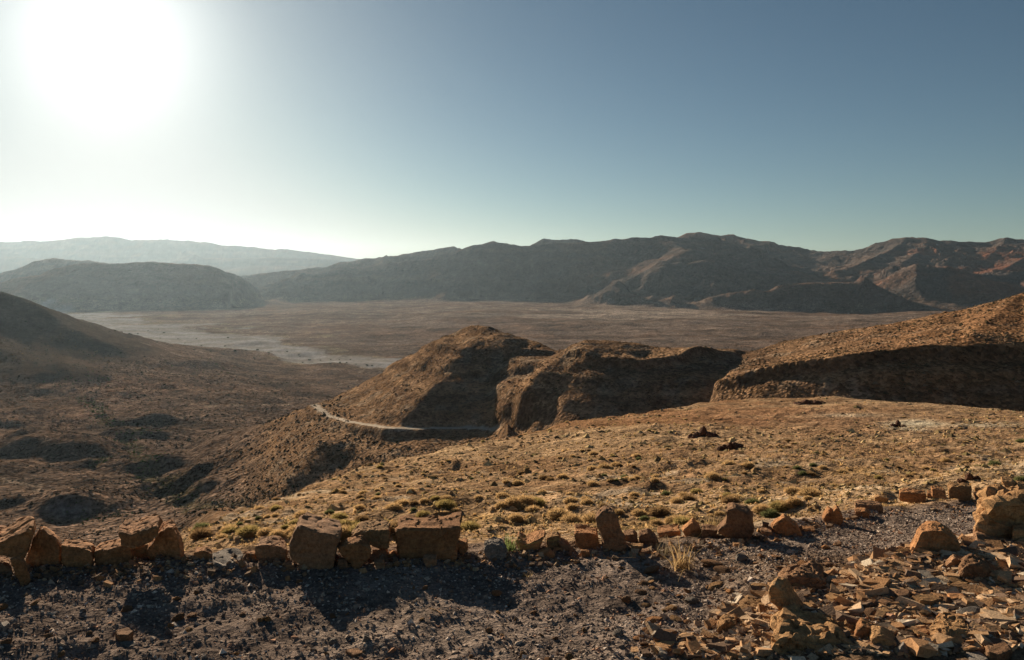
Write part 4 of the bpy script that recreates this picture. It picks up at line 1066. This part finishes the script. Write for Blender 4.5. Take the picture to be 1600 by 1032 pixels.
rock('long crumbling rib of bedrock behind the fissured knob', [(1218, 992), (1222, 974), (1240, 976), (1290, 990), (1350, 1006), (1372, 1016), (1360, 1030), (1290, 1020)], .22, M_TN, name='bedrock', cat='rock outcrop', group=G2, rough=.10, lean=1.2)
rock('pointed shard standing up from the bottom of the rubble', [(1397, 1031), (1404, 1015), (1412, 1006), (1420, 1019), (1407, 1033)], .05, M_GY, group=G2)
rock('square block with a hollow side in the lower rubble', [(1335, 999), (1340, 986), (1348, 979), (1365, 984), (1362, 1000), (1350, 1004)], .13, M_OR, group=G2)
rock('wide block right below the square block', [(1360, 1003), (1366, 996), (1376, 994), (1402, 1008), (1390, 1015), (1370, 1011)], .14, M_TN, group=G2)
rock('fan-shaped split rock in the lower right rubble', [(1455, 1002), (1466, 990), (1482, 980), (1500, 982), (1517, 992), (1523, 1013), (1500, 1016), (1475, 1011)], .2, M_TN, name='boulder', cat='boulder', group=G2, lean=.8, rough=.09)
rock('curved brown stone leaning beside the fan-shaped split rock', [(1461, 986), (1466, 973), (1473, 966), (1490, 972), (1477, 984)], .1, M_OR, group=G2)
SL = [
 ('brick-shaped stone right of the crumbly hump', [(1297, 905), (1325, 904), (1327, 911), (1301, 912)], .06, M_OR),
 ('rounded pale slab lying left of centre of the rubble', [(1289, 929), (1303, 921), (1321, 923), (1316, 932), (1303, 937)], .03, M_TN),
 ('flat tan slab at the foot of the upturned slab', [(1243, 941), (1260, 938), (1272, 947), (1258, 953)], .035, M_TN),
 ('very pale cream slab catching the sun', [(1259, 973), (1275, 963), (1283, 970), (1268, 981)], .03, M_GY),
 ('long hexagonal slab in the middle of the rubble', [(1425, 931), (1444, 928), (1463, 930), (1472, 936), (1455, 940), (1438, 938)], .03, M_TN),
 ('pale triangular slab below the lone trapezoid boulder', [(1482, 914), (1498, 907), (1514, 911), (1500, 918)], .03, M_TN),
 ('dark rounded slab near the middle of the rubble', [(1397, 923), (1410, 919), (1422, 922), (1420, 930), (1404, 931)], .05, M_BR),
 ('narrow slab pointing at the humped rough rock', [(1380, 901), (1410, 899), (1416, 903), (1390, 905)], .02, M_TN),
 ('small square slab under the long hexagonal one', [(1480, 927), (1505, 927), (1508, 934), (1484, 936)], .04, M_OR),
 ('greyish slab edging the dark rounded one', [(1372, 938), (1390, 930), (1402, 936), (1385, 944)], .035, M_BR),
 ('flake of tan stone below the fan of rubble chips', [(1372, 950), (1395, 946), (1398, 954), (1380, 957)], .025, M_TN),
 ('lone flat stone left of the bottom boulder', [(1023, 1003), (1040, 999), (1056, 1003), (1048, 1010), (1030, 1009)], .03, M_TN),
 ('pinkish slab by the right margin of the rubble', [(1553, 932), (1575, 930), (1584, 936), (1562, 940)], .03, M_OR),
 ('broad brown slab by the bottom right corner', [(1540, 1008), (1570, 1003), (1582, 1015), (1560, 1024), (1544, 1019)], .05, M_BR),
 ('grey slab tipped over at the bottom right', [(1507, 1018), (1530, 1015), (1545, 1030), (1520, 1038)], .04, M_GY),
 ('short thick slab between the split rock and the wide block', [(1428, 985), (1446, 980), (1452, 988), (1434, 993)], .045, M_OR),
 ('thin slab edged with shadow at the far right', [(1563, 958), (1590, 955), (1598, 961), (1575, 965)], .025, M_TN),
 ('flat brown stone alone on the left gravel', [(181, 985), (200, 979), (209, 986), (200, 993), (184, 992)], .05, M_BR),
 ('pale flat stone on the left gravel below the brown one', [(186, 1003), (205, 1000), (216, 1006), (200, 1012)], .03, M_GY),
 ('grey chip standing out at the left margin of the gravel', [(1, 974), (10, 968), (15, 974), (6, 980)], .03, M_GY),
 ('long flat stone in the middle of the gravel', [(540, 1015), (560, 1012), (572, 1018), (552, 1024)], .03, M_BR),
]
slab('pale grey fissured slab lying flat in the row of stones', [(330, 864), (340, 857), (356, 855), (374, 856), (383, 866), (378, 875), (352, 886), (333, 879)], .05, M_GY, group='rocks lined up along the edge of the track', rough=.05)
for lab, poly, h_, mt_ in SL:
    slab(lab, poly, h_, mt_)
rock('small white-topped stone standing on the middle of the gravel', [(565, 1001), (570, 993), (577, 996), (577, 1004), (568, 1005)], .05, M_GY, name='stone', cat='stone', group='stones on the track')

# outcrops of dark rock on the slope
for lab, cx, by, wpx, hpx, n in [('dark reddish outcrop of broken rock standing alone on the bare slope', 1141, 702, 34, 15, 5),
        ('row of dark rocks behind the lone reddish outcrop', 1100, 683, 40, 13, 5), ('low outcrop on the brow of the slope', 1268, 632, 44, 9, 4),
        ('rocky lip at the left edge of the pale bare patch', 1404, 668, 20, 9, 3), ('dark rock casting a long shadow behind the bend of the row', 1516, 752, 30, 14, 3)]:
    d_ = hit(cx, by) or 60
    root = bpy.data.objects.new('rock_outcrop', None); COL.objects.link(root); root.location = P(cx, by, d_)
    tag(root, lab, 'rock outcrop', 'outcrops on the slope')
    for i in range(n):
        bm = bmesh.new(); bmesh.ops.create_icosphere(bm, subdivisions=1, radius=1)
        s = wpx / F * d_ / 2
        hx_ = (i / (n - 1) * 2 - 1) * s * .8; hs = hpx / F * d_ * random.uniform(.5, .8)
        hs *= (1.25 - abs(i / (n - 1) * 2 - 1) * .6)
        for v in bm.verts:
            v.co = Vector((v.co.x * s * .42, v.co.y * s * .5, v.co.z * hs)) * random.uniform(.75, 1.2)
        yy = random.uniform(-.3, .4) * s; gz = float(ground(root.location.x + hx_, root.location.y + yy)[0]) - root.location.z
        for v in bm.verts: v.co += Vector((hx_, yy, gz + hs * .1))
        o = finish_rock(bm, 'rock', M_RD, s, .16, 300 + RK[0] + i, s / 7, None, .03); o.parent = root
    RK[0] += 10

# ------------------------------------------------------------------ a few hundred single stones on the track and the rubble
protos = []
for k in range(9):
    bm = bmesh.new(); bmesh.ops.create_icosphere(bm, subdivisions=2, radius=.5)
    rr = random.Random(500 + k)
    for _ in range(7):                                   # cut flat facets
        nrm = Vector((rr.gauss(0, 1), rr.gauss(0, 1), rr.gauss(0, 1))).normalized(); off = rr.uniform(.24, .38)
        for v in bm.verts:
            dd_ = v.co.dot(nrm) - off
            if dd_ > 0: v.co -= nrm * dd_
    me = bpy.data.meshes.new('stone'); bm.to_mesh(me); bm.free()
    me.materials.append([M_BR, M_TN, M_OR, M_BR, M_GY][k % 5]); protos.append(me)
cnt = 0
while cnt < 290:
    right = rng.uniform() < .55
    px_ = rng.uniform(1000, 1640) if right else rng.uniform(-20, 1400)
    d_ = rng.uniform(4.4, 6.3) if right else rng.uniform(4.5, 6.8)
    if d_ > np.interp(px_, [p[0] for p in ROW], [p[1] for p in ROW]): continue
    x_ = (px_ - 800) / F * d_; s = float(np.clip(rng.lognormal(math.log(.062 if right else .045), .4), .03, .15))
    kk = int(rng.integers(0, 9)); hue_ = ['brown', 'tan', 'orange', 'brown', 'pale grey'][kk % 5]
    big_ = 'tiny' if s < .042 else 'small' if s < .065 else 'fist-sized' if s < .09 else 'large'
    far_ = 'nearest the viewer' if d_ < 5.0 else 'halfway to the boulders' if d_ < 5.7 else 'near the boulders'
    o = bpy.data.objects.new('stone', protos[kk]); COL.objects.link(o)
    flat = rng.uniform(.22, .42) if right else rng.uniform(.45, .85)
    o.scale = (s * rng.uniform(.9, 1.5), s * rng.uniform(.8, 1.1), s * flat)
    o.location = (x_, d_, float(ground(x_, d_)[0]) + s * flat * .22); o.rotation_euler = (rng.normal(0, .15), rng.normal(0, .15), rng.uniform(0, 6.28))
    if right: tag(o, '%s %s stone loose on the rubble, %s, %s' % (big_, hue_, far_, ['left side', 'middle', 'right side'][int(np.clip((px_ - 1000) / 214, 0, 2))]), 'stone', 'loose stones on the rubble')
    else: tag(o, '%s %s stone loose on the gravel, %s, %s' % (big_, hue_, far_, ['far left', 'left of centre', 'centre', 'right of centre'][int(np.clip((px_ + 20) / 355, 0, 3))]), 'stone', 'loose stones on the gravel')
    cnt += 1

# ------------------------------------------------------------------ cushion bushes
def bush_mesh(seed, tip, base, n=1100, flat=.62):
    rr = np.random.default_rng(seed); vs = []; fs = []; cs = []
    tip = np.array(tip); base = np.array(base)
    bm = bmesh.new(); bmesh.ops.create_icosphere(bm, subdivisions=2, radius=.39)
    for v in bm.verts:
        v.co *= 1 + .2 * mnoise.noise(v.co * 5 + Vector((seed, 0, 0))); v.co.z = max(v.co.z * flat * 1.1, -.03)
    bm.verts.index_update()
    for v in bm.verts: vs.append(tuple(v.co)); cs.append(base * .9)
    for f in bm.faces: fs.append([v.index for v in f.verts])
    bm.free()
    for b in range(n):
        a = rr.uniform(0, 2 * math.pi); e = math.asin(rr.uniform(.02, 1)); ln = rr.uniform(.41, .50)
        dr = np.array([math.cos(a) * math.cos(e), math.sin(a) * math.cos(e), math.sin(e) * flat * 1.25])
        lump = 1 + .22 * mnoise.noise(Vector(dr) * 2.3 + Vector((seed * 3.3, 0, 0)))
        p0 = dr * .22; p1 = dr * ln * lump + rr.normal(0, .025, 3)
        side = np.cross(dr, (0, 0, 1.0)); side = side / (np.linalg.norm(side) + 1e-6) * rr.uniform(.006, .011)
        q = rr.uniform(-1, 1); up = np.array([0, 0, 1.0]); wd = side * math.cos(q * 1.5) + up * .008 * math.sin(q * 1.5)
        k = len(vs); vs += [tuple(p0 + wd), tuple(p0 - wd), tuple(p1 - wd * .3), tuple(p1 + wd * .3)]; fs.append([k, k + 1, k + 2, k + 3])
        g = rr.uniform(.8, 1.2); cs += [base, base, tip * g, tip * g]
    me = bpy.data.meshes.new('bush'); me.from_pydata(vs, [], fs)
    ca_ = me.attributes.new('tint', 'FLOAT_COLOR', 'POINT'); c4 = np.ones((len(vs), 4), np.float32); c4[:, :3] = np.array(cs); ca_.data.foreach_set('color', c4.ravel())
    me.materials.append(blade_mat); me.update()
    return me
KIND = {'s': [bush_mesh(k, (.72, .50, .25), (.36, .24, .11)) for k in (1, 2, 3)],
        'o': [bush_mesh(k, (.52, .40, .16), (.20, .155, .06)) for k in (4, 5)],
        'g': [bush_mesh(k, (.21, .22, .095), (.09, .095, .04)) for k in (6, 7)],
        'b': [bush_mesh(k, (.38, .25, .12), (.16, .10, .055)) for k in (8, 9)]}
WORD = {'s': 'straw-coloured', 'o': 'olive', 'g': 'dark green', 'b': 'brown'}
def bush(px_, py_, wpx, kd, label=None, d_=None):
    d_ = d_ or hit(px_, py_)
    if d_ is None: return None
    x_ = (px_ - 800) / F * d_; s = wpx / F * d_
    o = bpy.data.objects.new('bush', random.choice(KIND[kd])); COL.objects.link(o)
    o.location = (x_, d_, float(ground(x_, d_)[0]) - .02 * s); o.scale = (s, s * random.uniform(.85, 1.1), s * random.uniform(.75, .95)); o.rotation_euler = (0, 0, random.uniform(0, 6.28))
    far_ = 'just above the row of stones' if d_ < 17 else 'on the near half of the slope' if d_ < 32 else 'on the middle of the slope' if d_ < 62 else 'far up near the brow of the slope'
    side_ = ['leftmost part', 'left of centre', 'centre', 'right of centre', 'far right'][int(np.clip((px_ - 280) / 270, 0, 4))]
    big_ = 'tiny' if s < .3 else 'small' if s < .42 else 'medium-sized' if s < .65 else 'large'
    tag(o, label or ('%s %s cushion bush %s, %s' % (big_, WORD[kd], far_, side_)), 'bush', '%s cushion bushes on the slope' % WORD[kd])
    return o
BUSH = [(530, 812, 31, 'o', 'large olive cushion bush on the slope, just above the big tilted cube'), (462, 822, 27, 'o', 'olive bush directly behind the top left of the big tilted cube'), (485, 813, 19, 'o'), (446, 828, 18, 'o'), (451, 835, 21, 's'),
 (430, 808, 15, 's'), (418, 809, 14, 's'), (561, 797, 22, 's'), (697, 781, 24, 's'), (681, 782, 20, 'o'), (663, 786, 20, 's'), (647, 788, 18, 'b'), (623, 788, 20, 'b'), (646, 799, 14, 'g'),
 (712, 801, 21, 's'), (748, 780, 17, 's'), (601, 817, 17, 'o'), (359, 826, 22, 'o', 'olive bush at the left end of the sunlit slope'), (374, 821, 15, 'g'), (336, 820, 11, 'b'), (833, 800, 31, 's', 'large pale straw bush above the diamond-shaped block'),
 (894, 796, 25, 's'), (779, 775, 14, 's'), (890, 773, 15, 's'), (847, 771, 19, 's'), (915, 782, 17, 's'), (912, 817, 14, 'g'), (1041, 773, 21, 'g', 'dark green bush on the open slope above the thin flat slab'),
 (1051, 817, 30, 's', 'wide straw bush left of the peaked orange stone'), (1025, 819, 21, 's'), (1007, 812, 20, 'g'), (1081, 815, 18, 's'), (1110, 808, 14, 's'), (809, 756, 22, 's'), (791, 754, 15, 's'), (860, 751, 20, 'b'), (880, 748, 19, 's'),
 (975, 749, 14, 'g'), (1139, 727, 27, 's', 'left one of two plump straw bushes below the lone reddish outcrop'), (1169, 729, 24, 's', 'right one of two plump bushes below the lone reddish outcrop'), (1113, 750, 31, 's', 'broad straw bush just below the pair of plump bushes'), (944, 731, 26, 's'), (925, 735, 22, 's'), (962, 728, 20, 's'),
 (995, 715, 17, 's'), (927, 711, 19, 's'), (878, 746, 18, 's'), (850, 750, 20, 'b'), (1023, 752, 17, 's'), (1555, 728, 27, 'g', 'grey-green bush high on the right of the slope'), (1596, 752, 28, 'g', 'dark green bush beside the last stones of the row'), (1270, 729, 15, 'g'),
 (1597, 692, 24, 'g'), (1230, 700, 12, 'b'), (1190, 772, 14, 's'), (1330, 760, 18, 'b'), (1372, 750, 16, 'o'), (1215, 790, 16, 's'), (1262, 780, 18, 's')]
for b in BUSH: bush(*b)
nb = len(BUSH); tries = 0
while nb < 296 and tries < 20000:
    tries += 1
    px_ = rng.uniform(300, 1620); py_ = rng.uniform(640, 845)
    d_ = hit(px_, py_)
    if d_ is None or d_ > np.interp(px_, [e[0] for e in EDGE], [e[1] for e in EDGE]) or d_ < np.interp(px_, [p[0] for p in ROW], [p[1] for p in ROW]) * 1.9: continue
    x_ = (px_ - 800) / F * d_
    if rng.uniform(-.6, 1.0) > float(fbm(np.array([x_]), np.array([d_]), 6, 2, 330)[0]) + (.2 if px_ < 1000 else 0): continue
    if abs(px_ - 1290) < 210 and py_ < 690 and rng.uniform() < .8: continue
    w_ = float(np.clip(rng.lognormal(math.log(.29), .33), .14, .46)) * F / d_
    w_ = max(w_ * 1.15, 8)
    kd = rng.choice(['s', 'o', 'g', 'b'], p=[.62, .12, .06, .20])
    bush(px_, py_, w_, str(kd), None, d_); nb += 1

# shrubs dotted along the dry riverbed
RS = [(369, 548), (376, 551), (384, 549), (402, 547), (415, 552), (421, 556), (424, 553), (440, 551), (468, 556), (474, 559), (482, 561), (472, 566), (521, 561), (529, 562), (527, 571), (552, 561), (561, 568), (541, 568), (578, 570), (590, 569),
      (352, 543), (345, 549), (330, 551), (361, 556), (395, 562), (405, 559), (318, 540), (303, 545), (286, 536), (272, 531), (262, 537), (250, 528), (236, 533), (222, 527), (210, 522), (196, 526), (188, 519), (176, 522), (168, 515), (228, 518), (244, 515), (262, 519), (347, 528), (312, 529), (500, 563), (510, 570)]
bm = bmesh.new()
for k in range(7):
    a = k * 2.4; r_ = .28 if k else 0
    g = bmesh.ops.create_icosphere(bm, subdivisions=1, radius=.3)
    for v in g['verts']: v.co = v.co * random.uniform(.75, 1.25) + Vector((math.cos(a) * r_, math.sin(a) * r_, .22 + .08 * (k % 3)))
sm = bpy.data.meshes.new('shrub'); bm.to_mesh(sm); bm.free()
ca_ = sm.attributes.new('tint', 'FLOAT_COLOR', 'POINT'); ca_.data.foreach_set('color', np.tile([.045, .05, .026, 1], len(sm.vertices)).astype(np.float32)); sm.materials.append(clod_mat)
for i, (px_, py_) in enumerate(RS):
    d_ = hit(px_, py_, 1100)
    if d_ is None: continue
    x_ = (px_ - 800) / F * d_; s = random.uniform(1.8, 4.0) / F * d_; x_ += random.uniform(-12, 12); d_ += random.uniform(-25, 25)
    o = bpy.data.objects.new('shrub', sm); COL.objects.link(o); o.location = (x_, d_, float(ground(x_, d_)[0])); o.scale = (s * 1.2, s, s * .8); o.rotation_euler = (0, 0, i)
    tag(o, 'dark shrub growing along the pale dry riverbed', 'shrub', 'shrubs along the dry riverbed')

# dry weed, green grass, a stick
def blades(name, label, cat, px_, py_, n, ht, spread, tint, wid=.003, group=None, curve=.5, dy=0):
    d_ = hit(px_, py_); x0 = (px_ - 800) / F * d_; y0 = d_ + dy; z0 = float(ground(x0, y0)[0])
    rr = np.random.default_rng(int(px_)); vs = []; fs = []; cs = []
    for b in range(n):
        a = rr.uniform(0, 2 * math.pi); lean = abs(rr.normal(0, spread)); L = ht * rr.uniform(.4, 1.0); bx_, by_ = rr.normal(0, ht * .16, 2)
        kx, ky = rr.normal(0, .25, 2); prev = None
        for sgm in range(5):
            t = sgm / 4; r_ = L * (lean * t + curve * lean * t * t); p = np.array([bx_ + math.cos(a) * r_ + kx * L * t * t * .6, by_ + math.sin(a) * r_ + ky * L * t * t * .6, L * t * (1 - .3 * lean * t)])
            w_ = wid * (1 - .8 * t); k = len(vs); wv_ = np.array([-math.sin(a) * w_, math.cos(a) * w_, 0]) + np.array([w_ * .5, 0, 0])
            vs += [tuple(p + wv_), tuple(p - wv_)]; c = np.array(tint) * rr.uniform(.7, 1.2); cs += [c, c]
            if prev is not None: fs.append([prev, prev + 1, k + 1, k])
            prev = k
    me = bpy.data.meshes.new(name); me.from_pydata(vs, [], fs)
    a_ = me.attributes.new('tint', 'FLOAT_COLOR', 'POINT'); c4 = np.ones((len(vs), 4), np.float32); c4[:, :3] = np.array(cs); a_.data.foreach_set('color', c4.ravel()); me.materials.append(blade_mat)
    o = bpy.data.objects.new(name, me); COL.objects.link(o); o.location = (x0, y0, z0); tag(o, label, cat, group); return o
blades('dry_weed', 'sprawling dry straw weed growing from the gravel below the peaked stone', 'weed', 1066, 893, 95, .24, .75, (.48, .33, .16), .0032)
blades('dry_weed', 'thin grey brushwood in the shade left of the dry straw weed', 'weed', 1035, 868, 45, .20, .9, (.20, .16, .10), .0022)
blades('grass_tuft', 'pale green grass tuft between the pitted boulder and the diamond-shaped block', 'grass', 797, 862, 60, .17, .5, (.22, .27, .10), .003)
blades('dry_weed', 'straw tuft showing behind the big grey-brown boulder', 'weed', 1124, 826, 60, .2, .6, (.46, .33, .16), .003, dy=.3)
blades('dry_weed', 'small straw tuft on the dark gravel under the diamond-shaped block', 'weed', 826, 905, 14, .07, .8, (.35, .26, .14), .002)
bm = bmesh.new(); a, b_ = Vector((0, 0, .012)), Vector((.085, -.10, .02))
for (p, q, r_) in ((a, (a + b_) / 2 + Vector((.004, .004, .004)), .005), ((a + b_) / 2 + Vector((.004, .004, .004)), b_, .0035)):
    ax = (q - p).normalized(); m4 = ax.to_track_quat('Z', 'Y').to_matrix().to_4x4(); m4.translation = (p + q) / 2
    bmesh.ops.create_cone(bm, segments=6, radius1=r_, radius2=r_ * .8, depth=(q - p).length * 1.05, cap_ends=True, matrix=m4)
me = bpy.data.meshes.new('stick'); bm.to_mesh(me); bm.free(); me.materials.append(M_TN)
d_ = hit(672, 954); o = bpy.data.objects.new('stick', me); COL.objects.link(o); o.location = (P(672, 954, d_)[0], d_, float(ground((672 - 800) / F * d_, d_)[0])); tag(o, 'short pale stick lying on the shaded gravel below the largest block', 'stick')
